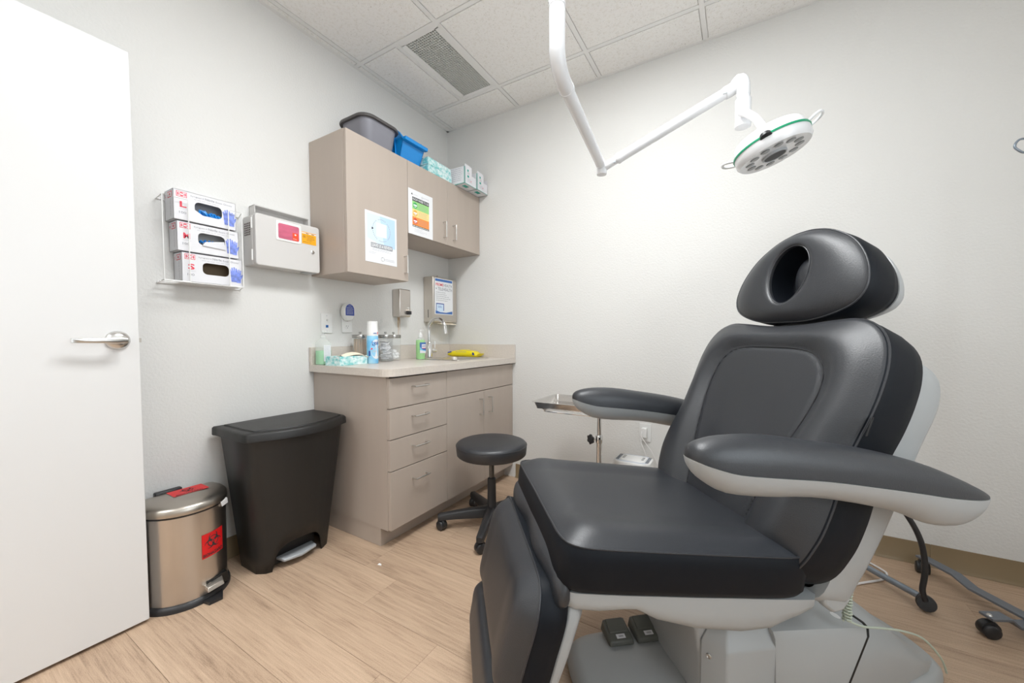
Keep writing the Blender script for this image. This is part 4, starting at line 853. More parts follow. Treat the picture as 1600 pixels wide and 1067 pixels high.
# ------------------------------------------------------------------ black step bin
b2 = thing('step_bin', 'large black plastic step-on trash bin between steel bin and cabinet', 'bin', (0.235, -1.455, 0))
def barrel(hx, hy, bulge, n=9, xoff=0.0):
    # bulging front (+x) and back, sides cut with corners
    P = []
    for k in range(n + 1):
        t_ = -1 + 2 * k / n; P.append((xoff + hx - bulge + bulge * (1 - t_ * t_), hy * t_ * 0.86))
    for k in range(4): a = radians(20 + 45 * k / 3); 
    P += [(xoff + hx - bulge - 0.035, hy), (xoff - hx + 0.04, hy)]
    P += [(xoff - hx, hy * 0.86), (xoff - hx, -hy * 0.86), (xoff - hx + 0.04, -hy), (xoff + hx - bulge - 0.035, -hy)]
    return P
def br(hx, hy, bu, z, xo=0.0): return [(x, y, z) for x, y in barrel(hx, hy, bu, xoff=xo)]
# body with arched foot opening: side shell of columns
nb = 24
P_b = barrel(0.125, 0.172, 0.045, xoff=-0.035); P_t = barrel(0.178, 0.228, 0.06, xoff=-0.012)
body = MB()
Nn = len(P_b); zs_ = [0, 0.1, 0.2, 0.3, 0.45, 0.6]
def interp(j, z):
    f = z / 0.62; a, b = P_b[j], P_t[j]; return (a[0] + (b[0] - a[0]) * f, a[1] + (b[1] - a[1]) * f, z)
# dense outline for the arch
dense_b, dense_t = [], []
for j in range(Nn):
    k_ = (j + 1) % Nn; m_s = 3 if j < 9 else 1
    for s_ in range(m_s):
        f = s_ / m_s
        dense_b.append(tuple(P_b[j][q_] * (1 - f) + P_b[k_][q_] * f for q_ in (0, 1))); dense_t.append(tuple(P_t[j][q_] * (1 - f) + P_t[k_][q_] * f for q_ in (0, 1)))
def zfloor(i):
    if i >= 27: return 0.0
    yy = dense_b[i][1] + 0.0
    a = (yy + 0.012) / 0.112
    if abs(a) >= 1: return 0.0
    return 0.128 * (1 - abs(a) ** 3.2) ** 0.5
rings = []
for lev in (0, 0.12, 0.3, 0.6, 1.0):
    ring = []
    for i in range(len(dense_b)):
        z0_ = zfloor(i); z = z0_ + (0.62 - z0_) * lev; f = z / 0.62
        ring.append((dense_b[i][0] * (1 - f) + dense_t[i][0] * f, dense_b[i][1] * (1 - f) + dense_t[i][1] * f, z))
    rings.append(ring)
bo = body.loft(rings, False, True).build('body', m_binblack, b2, smooth=50)
so = bo.modifiers.new('s', 'SOLIDIFY'); so.thickness = 0.004; so.offset = -1
MB().box(-0.14, -0.11, 0.012, 0.03, 0.09, 0.10).build('inner_well', m_black, b2, smooth=0)
MB().prism([(0.02, -0.095), (0.082, -0.085), (0.100, -0.012), (0.082, 0.07), (0.02, 0.08)], lambda u, v, w: (u, v, w + 0.012), 0.020, 0.034).build('pedal', m_greyp, b2, bevel=0.004)
LO = barrel(0.190, 0.240, 0.065, n=15, xoff=-0.012)
LO = inset(resample(smooth_poly(LO, 3), 90), 0)
MB().loft([[(x, y, 0.618) for x, y in inset(LO, 0.004)], [(x, y, 0.620) for x, y in LO], [(x, y, 0.650) for x, y in inset(LO, 0.001)], [(x, y, 0.657) for x, y in inset(LO, 0.008)], [(x, y, 0.658) for x, y in inset(LO, 0.02)]]).build('rim', m_binblack, b2, smooth=45)
LI = [(x * 0.86 + 0.004, y * 0.90 + 0.006) for x, y in inset(LO, 0.006)]
MB().loft([[(x, y, 0.6585) for x, y in LI], [(x, y, 0.664) for x, y in inset(LI, 0.003)], [(x * .6, y * .6, 0.6665) for x, y in LI], [(x * .1, y * .1, 0.667) for x, y in LI]]).build('lid', m_binblack, b2, smooth=45)

# ------------------------------------------------------------------ stool
stl = thing('rolling_stool', 'low round black rolling stool in front of the base cabinet', 'stool', (0.905, -0.715, 0))
MB().lathe([(0.15, 0.402), (0.185, 0.405), (0.193, 0.412), (0.197, 0.45), (0.197, 0.462), (0.190, 0.474), (0.175, 0.480), (0.10, 0.483), (0, 0.483)], n=56).build('seat', m_leather, stl, smooth=60)
MB().tube([(0.1966 * cos(2 * pi * k / 56), 0.1966 * sin(2 * pi * k / 56), 0.463) for k in range(56)], 0.0022, 6, loop=True).build('piping', m_leather, stl)
MB().lathe([(0.014, 0.26), (0.014, 0.402)], n=20).build('gas_rod', m_nickel if False else mat('dark_chrome', (0.12, 0.12, 0.12), 0.25, metal=1), stl)
MB().lathe([(0.03, 0.085), (0.03, 0.10), (0.025, 0.11), (0.023, 0.27), (0.018, 0.275), (0.0, 0.275)], n=24).build('column', m_blackp, stl)
MB().box(-0.05, -0.02, 0.388, 0.05, 0.02, 0.402).tube([(-0.03, -0.02, 0.395), (-0.09, -0.10, 0.391), (-0.105, -0.115, 0.386)], 0.005, 8).build('height_lever', m_blackp, stl)
for k in range(5):
    a = radians(220 + 72 * k); dx, dy = cos(a), sin(a)
    rings = []
    for r_, hw, zt_, zb_ in ((0.02, 0.028, 0.115, 0.06), (0.10, 0.024, 0.110, 0.060), (0.20, 0.020, 0.100, 0.060), (0.288, 0.018, 0.090, 0.058), (0.299, 0.013, 0.086, 0.060)):
        rings.append([(r_ * dx - s_ * hw * dy, r_ * dy + s_ * hw * dx, z) for s_, z in ((-1, zb_), (1, zb_), (1, zt_ - 0.008), (0.6, zt_), (-0.6, zt_), (-1, zt_ - 0.008))])
    MB().loft(rings).build('leg', m_blackp, stl, smooth=50)
    c_ = Vector((0.278 * dx, 0.278 * dy, 0.0)); a2 = a + 0.7; wx, wy = cos(a2), sin(a2)
    cm = MB()
    for sg in (-1, 1): cm.lathe([(0.0, -0.009), (0.024, -0.009), (0.026, -0.005), (0.026, 0.005), (0.022, 0.009), (0.0, 0.009)], (c_.x + sg * 0.012 * wx, c_.y + sg * 0.012 * wy, 0.026), 22, (wx, wy, 0))
    co = cm.build('caster', m_blackp, stl, smooth=50)
    MB().lathe([(0.028, -0.008), (0.030, 0), (0.028, 0.008)], (c_.x, c_.y, 0.032), 20, (wx, wy, 0)).tube([(c_.x, c_.y, 0.03), (c_.x, c_.y, 0.07)], 0.006, 8).build('hood', m_blackp, co)

# ------------------------------------------------------------------ treatment chair
CH = (1.609, -1.483, 0); CA = radians(39.771)
ch = thing('treatment_chair', 'large black padded power treatment chair with light grey shell', 'chair', CH, CA)
def frame(s0, z0, lean):     # local (u=l, v=up the pad, w=backwards) -> chair coords
    a = radians(lean)
    return lambda u, v, w: (s0 + v * sin(a) + w * cos(a), u, z0 + v * cos(a) - w * sin(a))
def cushion(name, outline, centre, hf, side, mapf, mats, parent, nr=22, sub=0, N=112):
    """front = disc of rings with height hf(u,v,t) ; side = [(outward offset, w)] ending with the back cap"""
    P = resample(smooth_poly(outline, 6), N); mb = MB(); rings = []
    for i in range(nr + 1):
        t_ = (i / nr); t_ = t_ if t_ > 0 else 0.004
        rings.append([mapf(centre[0] + (x - centre[0]) * t_, centre[1] + (y - centre[1]) * t_, -hf(centre[0] + (x - centre[0]) * t_, centre[1] + (y - centre[1]) * t_, t_)) for x, y in P])
    mb.loft(rings, True, False)
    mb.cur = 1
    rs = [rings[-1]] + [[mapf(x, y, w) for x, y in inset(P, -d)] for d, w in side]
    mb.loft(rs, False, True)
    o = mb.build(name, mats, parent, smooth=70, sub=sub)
    return o, P
def piping(P, mapf, w, parent, r=0.0022, off=0.0, name='piping'):
    return MB().tube([mapf(x, y, w) for x, y in inset(P, -off)], r, 8, loop=True).build(name, m_leather, parent)

# backrest
BF = frame(0.545, 0.50, 21.5)
half = [(0.0, 0.636), (0.08, 0.640), (0.16, 0.649), (0.225, 0.652), (0.275, 0.634), (0.312, 0.592), (0.330, 0.535), (0.335, 0.47), (0.332, 0.40), (0.322, 0.32), (0.322, 0.24), (0.325, 0.16), (0.318, 0.08), (0.29, 0.0), (0.22, -0.05), (0.10, -0.06)]
BO = half + [(-a, b) for a, b in half[::-1]][:-1] ; BO = half + [(-a, b) for a, b in half[::-1] if a > 0]
PH = [(0.0, 0.563), (0.09, 0.561), (0.155, 0.547), (0.195, 0.508), (0.208, 0.45), (0.203, 0.38), (0.187, 0.30), (0.165, 0.20), (0.143, 0.10), (0.128, 0.03), (0.10, -0.01), (0.0, -0.02)]
PANEL = resample(smooth_poly(PH + [(-a, b) for a, b in PH[::-1] if a > 0], 5), 90)
def sdist(P, x, y):
    best = 1e9; ins = False; n = len(P)
    for i in range(n):
        x1, y1 = P[i]; x2, y2 = P[(i + 1) % n]; ex, ey = x2 - x1, y2 - y1
        t_ = max(0, min(1, ((x - x1) * ex + (y - y1) * ey) / (ex * ex + ey * ey))); d_ = (x - x1 - ex * t_) ** 2 + (y - y1 - ey * t_) ** 2
        if d_ < best: best = d_
        if (y1 > y) != (y2 > y) and x < ex * (y - y1) / ey + x1: ins = not ins
    return -sqrt(best) if ins else sqrt(best)
def hback(u, v, t_):
    e = 0.020 * (1 - t_ ** 9)
    dd = sdist(PANEL, u, v)
    bol = 0.020 * sstep(-0.002, 0.050, dd) * (1 - sstep(0.80, 1.0, t_) * 0.75)
    wing = 0.036 * sstep(0.10, 0.25, abs(u)) * sstep(0.50, 0.12, v) * (1 - sstep(0.84, 1.0, t_))
    lum = 0.018 * math.exp(-((v - 0.17) / 0.12) ** 2) * (1 - sstep(0.0, 0.2, abs(u)))
    groove = -0.005 * math.exp(-(dd / 0.006) ** 2)
    return e + bol + wing + lum + groove
def side_b():
    return [(0.003, 0.004), (0.004, 0.03), (0.002, 0.08), (-0.004, 0.115), (-0.02, 0.135), (-0.05, 0.14)]
back, BP = cushion('backrest', BO, (0, 0.30), hback, side_b(), BF, [m_leather, m_leather2], ch, nr=48, N=160)
piping(BP, BF, 0.001, back, 0.0028, 0.002)
MB().tube([BF(u, v, -hback(u, v, 0.55) - 0.0008) for u, v in PANEL], 0.0015, 5, loop=True).build('seam', m_thread, back)
a_ = [BF(-0.339, 0.405, 0.0), BF(-0.339, 0.36, 0.0), BF(-0.352, 0.355, -0.018), BF(-0.352, 0.395, -0.018)]
mbt = MB().add(a_ + [tuple(Vector(p) + Vector((0.002, -0.002, 0))) for p in a_], [(0, 1, 2, 3), (7, 6, 5, 4), (0, 4, 5, 1), (1, 5, 6, 2), (2, 6, 7, 3), (3, 7, 4, 0)]); mbt.build('fabric_tag', m_black, back, smooth=0)
# back shell
sh_half = [(0.0, 0.60), (0.16, 0.618), (0.24, 0.608), (0.29, 0.565), (0.307, 0.49), (0.305, 0.38), (0.300, 0.25), (0.292, 0.12), (0.280, 0.02), (0.255, -0.06), (0.12, -0.075)]
SO = sh_half + [(-a, b) for a, b in sh_half[::-1] if a > 0]
SP = resample(smooth_poly(SO, 6), 140)
mb = MB()
def wsh(u, v, base): return base + 0.012 * sstep(0.38, 0.55, v)
mb.loft([[BF(x, y, w_ + (0.0 if k < 3 else wsh(x, y, 0) * f_)) for x, y in inset(SP, d_)] for k, (d_, w_, f_) in enumerate([(0.02, 0.118, 0), (-0.004, 0.122, 0), (-0.006, 0.135, 0), (-0.002, 0.200, 1), (0.010, 0.222, 1), (0.05, 0.234, 1), (0.10, 0.238, 1)])], False, True).build('back_shell', m_shell, ch, smooth=60)
# back shell lower hinge arms
for sg in (-1, 1):
    prof = [(0.655, 0.425), (0.70, 0.53), (0.735, 0.60), (0.80, 0.64), (0.832, 0.62), (0.788, 0.515), (0.772, 0.470), (0.745, 0.468), (0.728, 0.452), (0.724, 0.42), (0.736, 0.39), (0.715, 0.365), (0.685, 0.36), (0.655, 0.385)]
    MB().prism(prof, lambda u, v, w: (u, w, v), sg * 0.240, sg * 0.272).build('hinge_arm', m_shell, ch, bevel=0.008, seg=3)
for sg in (-1, 1): MB().tube([BF(sg * 0.135, 0.60, 0.115), BF(sg * 0.135, 0.74, 0.100)], 0.017, 14).build('headrest_post', m_blackp, ch)

# headrest
HF = frame(0.80, 1.19, 13)
hh_ = [(0.0, -0.082), (0.08, -0.080), (0.15, -0.064), (0.205, -0.038), (0.229, 0.0), (0.227, 0.045), (0.207, 0.095), (0.165, 0.148), (0.10, 0.190), (0.04, 0.208)]
HO = [(a, b) for a, b in hh_] + [(0.0, 0.211)] + [(-a, b) for a, b in hh_[::-1] if a > 0]
hc = (0.0, 0.066); HOLE = [(0.070 * cos(a) * (1.0), 0.066 + 0.096 * sin(a)) for a in [2 * pi * k / 112 for k in range(112)]]
HPp = resample(smooth_poly(HO, 6), 112)
def ray_pts(P, c, n):   # radius along each angle
    out_ = []
    for k in range(n):
        a = 2 * pi * k / n; dx, dy = cos(a), sin(a); best = None
        for i in range(len(P)):
            x1, y1 = P[i][0] - c[0], P[i][1] - c[1]; x2, y2 = P[(i + 1) % len(P)][0] - c[0], P[(i + 1) % len(P)][1] - c[1]
            den = dx * (y2 - y1) - dy * (x2 - x1)
            if abs(den) < 1e-12: continue
            t_ = (x1 * (y2 - y1) - y1 * (x2 - x1)) / den; s_ = (x1 * dy - y1 * dx) / den
            if t_ > 0 and -1e-6 <= s_ <= 1 + 1e-6: best = t_ if best is None else max(best, t_)
        out_.append((c[0] + dx * best, c[1] + dy * best))
    return out_
HR = ray_pts(HPp, hc, 112)
HI = [(0.070 * cos(2 * pi * k / 112) * (1 + 0.08 * sin(2 * pi * k / 112)), 0.066 + 0.094 * sin(2 * pi * k / 112)) for k in range(112)]
mb = MB(); rings = []
deep = 0.075
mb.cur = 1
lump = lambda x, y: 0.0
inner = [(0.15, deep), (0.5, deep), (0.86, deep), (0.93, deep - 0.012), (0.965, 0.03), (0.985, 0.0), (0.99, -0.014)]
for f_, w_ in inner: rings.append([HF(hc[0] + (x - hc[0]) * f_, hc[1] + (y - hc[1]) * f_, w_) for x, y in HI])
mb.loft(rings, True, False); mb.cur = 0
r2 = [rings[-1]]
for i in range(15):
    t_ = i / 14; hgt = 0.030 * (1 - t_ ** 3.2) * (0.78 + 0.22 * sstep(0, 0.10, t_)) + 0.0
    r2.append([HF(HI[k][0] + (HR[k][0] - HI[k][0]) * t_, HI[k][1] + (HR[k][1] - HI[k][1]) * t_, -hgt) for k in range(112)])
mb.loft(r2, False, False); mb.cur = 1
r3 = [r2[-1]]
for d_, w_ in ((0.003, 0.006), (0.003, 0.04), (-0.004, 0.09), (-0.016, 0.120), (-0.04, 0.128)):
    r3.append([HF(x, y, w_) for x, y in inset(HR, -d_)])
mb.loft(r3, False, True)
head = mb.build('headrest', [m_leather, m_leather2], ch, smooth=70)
piping(HR, HF, 0.001, head, 0.0025, 0.001); piping(HI, HF, -0.0235, head, 0.002, 0.0, 'hole_piping')
# pillow insert bulging in the face hole
mb = MB(); rings = []
for i in range(17):
    a = pi / 2 * i / 16
    rings.append([HF(-0.018 + 0.056 * cos(a) ** .8 * cos(2 * pi * k / 40), 0.066 + (0.082 * cos(a) ** .8) * sin(2 * pi * k / 40), deep - 0.001 - (0.060 + 0.014 * sin(2 * pi * k / 40) * cos(a)) * sin(a) - 0.008 * math.exp(-((0.066 + 0.076 * cos(a) * sin(2 * pi * k / 40) - 0.02) / 0.008) ** 2)) for k in range(40)])
mb.loft(rings, False, True).build('face_insert', m_leather, head, smooth=80)
# headrest shell
mb = MB(); hs = [(x, y) for x, y in inset(HR, 0.014)]
mb.loft([[HF(x, y, w_) for x, y in inset(hs, d_)] for d_, w_ in ((0.012, 0.118), (0.0, 0.122), (0.002, 0.135), (0.012, 0.155), (0.034, 0.166), (0.055, 0.169))], False, True).build('headrest_shell', m_shell, ch, smooth=60)

# seat
SF0 = (0.0, 0.608); sa = radians(7.5)
def SFr(u, v, w): # u across, v from front to rear, w downwards
    return (SF0[0] + v * cos(sa) - w * sin(sa), u, SF0[1] - v * sin(sa) - w * cos(sa))
SE = [(0.30, 0.06), (0.302, 0.2), (0.302, 0.4), (0.297, 0.55), (0.27, 0.605), (0.2, 0.615), (0, 0.615)]
SEf = [(0, -0.025), (0.18, -0.026), (0.26, -0.022), (0.291, 0.002)]
SEO = SEf + SE + [(-a, b) for a, b in (SEf + SE)[::-1] if a > 0]
def hseat(u, v, t_):
    roll = 0.019 * (1 - t_ ** 9)
    rim = 0.010 * sstep(0.15, 0.24, abs(u)) * (1 - sstep(0.84, 1.0, t_)) + 0.004 * sstep(0.12, 0.03, v) * (1 - sstep(0.8, 1.0, t_))
    return roll + rim
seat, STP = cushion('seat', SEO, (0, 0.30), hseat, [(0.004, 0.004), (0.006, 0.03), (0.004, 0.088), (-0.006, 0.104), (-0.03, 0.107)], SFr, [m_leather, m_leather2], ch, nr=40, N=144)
piping(STP, SFr, 0.0, seat, 0.0026, 0.003)
# seat shell
mb = MB(); rings = []
for s_, hw, zt_, zb_ in ((-0.045, 0.20, 0.492, 0.480), (-0.035, 0.268, 0.498, 0.462), (0.0, 0.284, 0.496, 0.447), (0.06, 0.288, 0.489, 0.438), (0.12, 0.288, 0.480, 0.436), (0.15, 0.288, 0.476, 0.432), (0.20, 0.289, 0.470, 0.402), (0.30, 0.290, 0.457, 0.368), (0.42, 0.290, 0.442, 0.345), (0.50, 0.290, 0.431, 0.345), (0.57, 0.289, 0.422, 0.368), (0.61, 0.286, 0.416, 0.385), (0.64, 0.26, 0.41, 0.392)):
    dz = zt_ - zb_
    hp = [(hw, zt_), (hw, zt_ - dz * .45), (hw * 0.985, zt_ - dz * .75), (hw * 0.95, zt_ - dz * .93), (hw * 0.88, zb_), (hw * .5, zb_ - 0.004)]
    rings.append([(s_, -u, z) for u, z in hp] + [(s_, u, z) for u, z in hp[::-1]])
mb.loft(rings).build('seat_shell', m_shell, ch, smooth=55)
# vinyl skirt between seat and leg pad
mb = MB(); rings = []
for i in range(41):
    l_ = -0.288 + 0.576 * i / 40; wv = 0.007 * sin(l_ * 22 + 1); e = abs(l_) / 0.288; g_e = 1 - 0.55 * sstep(0.90, 1.0, e); dn = 0.022 * sstep(0.55, 1.0, -l_ / 0.288)
    prof = [(-0.005, 0.552), (-0.028, 0.556), (-0.046 + wv * .5, 0.546), (-0.054 + wv, 0.524), (-0.056 + wv, 0.500), (-0.050, 0.478), (-0.034, 0.466), (-0.016, 0.468), (-0.002, 0.49)]
    rings.append([(-0.022 + (a + 0.022) * g_e, l_, 0.507 + (b - 0.507) * g_e - dn) for a, b in prof])
mb.loft(rings).build('vinyl_skirt', m_leather, ch, sub=1, smooth=80)
# leg rest
LF0 = (-0.070, 0.505); la = radians(15)
def LFr(u, v, w): # v runs down, w backwards (+s)
    return (LF0[0] - v * sin(la) + w * cos(la), u, LF0[1] - v * cos(la) - w * sin(la) * -1 * -1)
def pad(name, hw0, hw1, v0, v1, th, par, rtop=0.05):
    O_ = [(0, v0), (hw0 * 0.6, v0), (hw0 * 0.86, v0 + 0.008), (hw0 * 0.98, v0 + rtop), (hw0, v0 + rtop * 1.8), ((hw0 + hw1) / 2, (v0 + v1) / 2), (hw1, v1 - rtop * 1.3), (hw1 * 0.93, v1 - 0.01), (hw1 * 0.6, v1), (0, v1)]
    O_ = O_ + [(-a, b) for a, b in O_[::-1] if a > 0]
    def hp(u, v, t_): return 0.044 * (1 - t_ ** 6) + 0.012 * sstep(0.14, 0.24, abs(u)) * (1 - sstep(0.82, 1, t_))
    o, P_ = cushion(name, O_, (0, (v0 + v1) / 2), hp, [(0.003, 0.004), (0.004, th * .6), (-0.004, th * 0.92), (-0.02, th)], LFr, [m_leather, m_leather2], par, nr=24, N=120)
    piping(P_, LFr, 0.0, o, 0.0025, 0.002); return o
legp = pad('leg_pad', 0.285, 0.275, 0.0, 0.30, 0.075, ch)
pad('foot_pad', 0.265, 0.245, 0.285, 0.44, 0.070, ch, 0.03)
mb = MB(); rings = []
for v, hw, th in ((0.03, 0.262, 0.03), (0.05, 0.272, 0.045), (0.16, 0.268, 0.042), (0.27, 0.262, 0.03), (0.30, 0.25, 0.02)):
    rings.append([LFr(u, v, w) for u, w in ((-hw, 0.072), (hw, 0.072), (hw, 0.072 + th * .6), (hw * .9, 0.072 + th), (-hw * .9, 0.072 + th), (-hw, 0.072 + th * .6))])
mb.loft(rings).build('leg_shell', m_shell, ch, bevel=0.006, seg=2)

# arms
def arm(sg):
    L0 = 0.375 * sg
    K = [(0.205, 0.004, 0.828, 0.818, 0.812), (0.212, 0.026, 0.842, 0.816, 0.792), (0.235, 0.040, 0.853, 0.808, 0.770), (0.285, 0.050, 0.860, 0.795, 0.743), (0.37, 0.054, 0.858, 0.785, 0.730), (0.48, 0.054, 0.842, 0.772, 0.722), (0.60, 0.054, 0.822, 0.752, 0.700), (0.71, 0.053, 0.796, 0.732, 0.672), (0.79, 0.050, 0.772, 0.716, 0.640), (0.865, 0.045, 0.742, 0.704, 0.628), (0.915, 0.036, 0.719, 0.698, 0.638), (0.948, 0.020, 0.702, 0.693, 0.660), (0.958, 0.006, 0.694, 0.690, 0.676)]
    K = smooth_poly(K, 3, False)
    def pr(zt_, zm, s_, hw, n=17):
        return [(s_, L0 + hw * cos(pi * k / (n - 1)), zm + (zt_ - zm) * sin(pi * k / (n - 1)) ** 0.75) for k in range(n)]
    a = MB().loft([pr(k[2], k[3], k[0], max(k[1], .003)) for k in K]).build('armrest_pad', m_leather, ch, smooth=70)
    def pl_(zb_, zm, s_, hw, n=17):
        return [(s_, L0 + hw * 1.03 * cos(pi * k / (n - 1)) * (1 - 0.25 * sin(pi * k / (n - 1))), zm - 0.0008 + (zb_ - zm) * sin(pi * k / (n - 1)) ** 0.85) for k in range(n)]
    MB().loft([pl_(k[4], k[3], k[0], max(k[1], .003)) for k in K]).build('armrest_shell', m_shell, ch, smooth=70)
    MB().prism([(0.80, 0.735), (0.88, 0.725), (0.90, 0.66), (0.84, 0.64), (0.79, 0.66)], lambda u, v, w: (u, w, v), sg * 0.26, sg * 0.36).build('arm_bracket', m_shell, ch, bevel=0.01, seg=2)
arm(-1); arm(1)

# base: plate, front column with screwed covers, housing, rear cover
PLo = resample(smooth_poly([(0.092, -0.05), (0.092, 0.05), (0.11, 0.12), (0.17, 0.155), (0.30, 0.165), (0.60, 0.19), (1.0, 0.20), (1.20, 0.17), (1.26, 0.08), (1.26, -0.08), (1.20, -0.17), (1.0, -0.20), (0.60, -0.19), (0.30, -0.165), (0.17, -0.155), (0.11, -0.12)], 6), 100)
MB().loft([[(x, y, 0.004) for x, y in inset(PLo, 0.01)], [(x, y, 0.008) for x, y in PLo], [(x, y, 0.030) for x, y in inset(PLo, 0.002)], [(x, y, 0.045) for x, y in inset(PLo, 0.016)], [(x, y, 0.052) for x, y in inset(PLo, 0.04)], [(0.65 + (x - .65) * .5, y * .5, 0.055) for x, y in PLo]]).build('base_plate', m_shell, ch, smooth=70)
# front column
MB().loft([[(s_, l_, z) for s_, l_ in rrect(x0_, -0.150, 0.62, 0.150, 0.012, 3)] for x0_, z in ((0.402, 0.056), (0.400, 0.18), (0.385, 0.26), (0.345, 0.35))]).build('front_column', m_shell, ch, smooth=35)
for sg in (-1, 1):
    pl0 = [(0.398, 0.1515), (0.436, 0.212), (0.59, 0.214), (0.62, 0.200), (0.62, 0.1515)]
    def plr(k, z): return [(0.52 + (a - 0.52) * (1 - k), sg * (0.1515 + (b - 0.1515) * (1 - k * 2.2)), z) for a, b in pl0]
    cv = MB().loft([plr(0, 0.056), plr(0, 0.238), plr(0.16, 0.268), plr(0.36, 0.30)]).build('side_cover', m_shell, ch, bevel=0.007, seg=3)
    nn = Vector((-0.034, -sg * -0.07 * 1.0, 0)); nn = Vector((-0.0345, sg * 0.07, 0)).normalized() * 1.0; nn = Vector((-0.846, sg * 0.532, 0))
    for z in (0.205, 0.120):
        MB().lathe([(0.0070, 0), (0.0070, 0.002), (0.0055, 0.003), (0.004, 0.001), (0.0, 0.001)], Vector((0.411, sg * 0.173, z)) + nn * 0.0003, 16, nn).build('screw', m_nickel, cv)
# housing
def hz_(s_): return 0.335 - 0.10 * max(0, (s_ - 0.55)) / 0.30
rings = []
for s_, hw, zt_ in ((0.575, 0.212, 0.280), (0.60, 0.222, 0.286), (0.70, 0.232, 0.286), (0.80, 0.236, 0.280), (0.842, 0.238, 0.276)):
    fs = (s_ - 0.575) / 0.267 * 0.55
    rings.append([(s_ - (zt_ - z) * fs, u * hw, z) for u, z in ((-1.0, 0.06), (-1.03, 0.14), (-1.0, zt_ - 0.02), (-0.96, zt_ - 0.004), (-0.9, zt_), (0.9, zt_), (0.96, zt_ - 0.004), (1.0, zt_ - 0.02), (1.03, 0.14), (1.0, 0.06))])
MB().loft(rings).build('housing', m_shell, ch, smooth=35)
def gring(s_, k): return [(s_ - (0.278 - z) * 0.55, u * 0.238 * k, z) for u, z in ((-1.0, 0.06), (-1.03, 0.14), (-1.0, 0.257), (-0.96, 0.274), (-0.9, 0.278), (0.9, 0.278), (0.96, 0.274), (1.0, 0.257), (1.03, 0.14), (1.0, 0.06))]
MB().loft([gring(0.8422, 1.004), gring(0.848, 1.004)]).build('seam_gasket', m_black, ch, smooth=0)
Flat((0.79, -0.185, 0.2812), (0, 1, 0), (-1, 0, -0.06)).disc(0.0, 0.0, 0.014, m_white, 2, 0.008).build('badge', ch)
rings = []
for s_, hw, zt_ in ((0.85, 0.232, 0.266), (0.90, 0.222, 0.262), (0.97, 0.20, 0.235), (1.04, 0.188, 0.190), (1.09, 0.178, 0.145), (1.15, 0.165, 0.095), (1.20, 0.14, 0.062), (1.22, 0.12, 0.056)):
    fs = 0.55 * max(0, 1 - (s_ - 0.85) / 0.2)
    rings.append([(s_ - (zt_ - (0.05 + (zt_ - 0.05) * (sin(pi * k / 22) ** 0.45))) * fs, hw * cos(pi * k / 22) * (1.0), 0.05 + (zt_ - 0.05) * (sin(pi * k / 22) ** 0.45)) for k in range(23)])
MB().loft(rings).build('rear_cover', m_shell, ch, smooth=60)
# lower side step of the housing
MB().loft([[(s_, u, z) for u, z in ((-0.232, 0.056), (-0.244, 0.07), (-0.244, zt_), (-0.230, zt_ + 0.006), (-0.2, zt_ + 0.006), (-0.2, 0.056))] for s_, zt_ in ((0.60, 0.125), (0.68, 0.13), (0.735, 0.132))]).build('skirt_panel', m_shell, ch, smooth=35)
# handset cable: coil behind the hinge and trailing cord
coil = [(0.762 + 0.009 * cos(t_ * 1.1), -0.240 + 0.009 * sin(t_ * 1.1), 0.475 - t_ * 0.0014) for t_ in range(0, 118)]
MB().tube(coil, 0.0028, 6).build('coiled_cable', m_grncord, ch)
trail = smooth_poly([(0.762, -0.240, 0.312), (0.80, -0.25, 0.298), (0.86, -0.250, 0.286), (0.95, -0.235, 0.255), (1.05, -0.215, 0.205), (1.13, -0.205, 0.13), (1.17, -0.195, 0.07)], 6, False)
MB().tube(trail, 0.0028, 6).build('trailing_cable', m_grncord, ch)

# foot pedals on the base plate
fp = thing('foot_control', 'pair of dark grey foot pedals lying on the chair base plate', 'foot pedal', CH, CA)
for k in (0, 1):
    y0_ = 0.062; x0_ = 0.232 + 0.098 * k
    b = MB().hexa([(x0_, y0_, 0.0555), (x0_ + 0.088, y0_, 0.0555), (x0_ + 0.088, y0_ + 0.085, 0.0555), (x0_, y0_ + 0.085, 0.0555)], [(x0_ + 0.004, y0_ + 0.004, 0.073), (x0_ + 0.084, y0_ + 0.004, 0.073), (x0_ + 0.082, y0_ + 0.082, 0.092), (x0_ + 0.006, y0_ + 0.082, 0.092)]).build('pedal', m_pedal, fp, bevel=0.006, seg=3)
    MB().hexa([(x0_ + 0.012, y0_ + 0.030, 0.0795), (x0_ + 0.076, y0_ + 0.030, 0.0795), (x0_ + 0.074, y0_ + 0.078, 0.091), (x0_ + 0.014, y0_ + 0.078, 0.091)], [(x0_ + 0.014, y0_ + 0.032, 0.0835), (x0_ + 0.074, y0_ + 0.032, 0.0835), (x0_ + 0.072, y0_ + 0.076, 0.095), (x0_ + 0.016, y0_ + 0.076, 0.095)]).build('tread', m_pedal, b, bevel=0.001)
    nrm = Vector((0, -0.237, 0.971)).normalized()
    q = Flat(Vector((x0_ + 0.03, y0_ + 0.010, 0.0752)) + nrm * 0.0004, (1, 0, 0), (0, 0.971, 0.237)); q.rect(0, 0, 0.030, 0.015, m_card, 1).lines(0.008, 0.004, 0.024, 0.011, 2, 0.0016, m_ink, 2, 0.1); q.build('pedal_label', b)

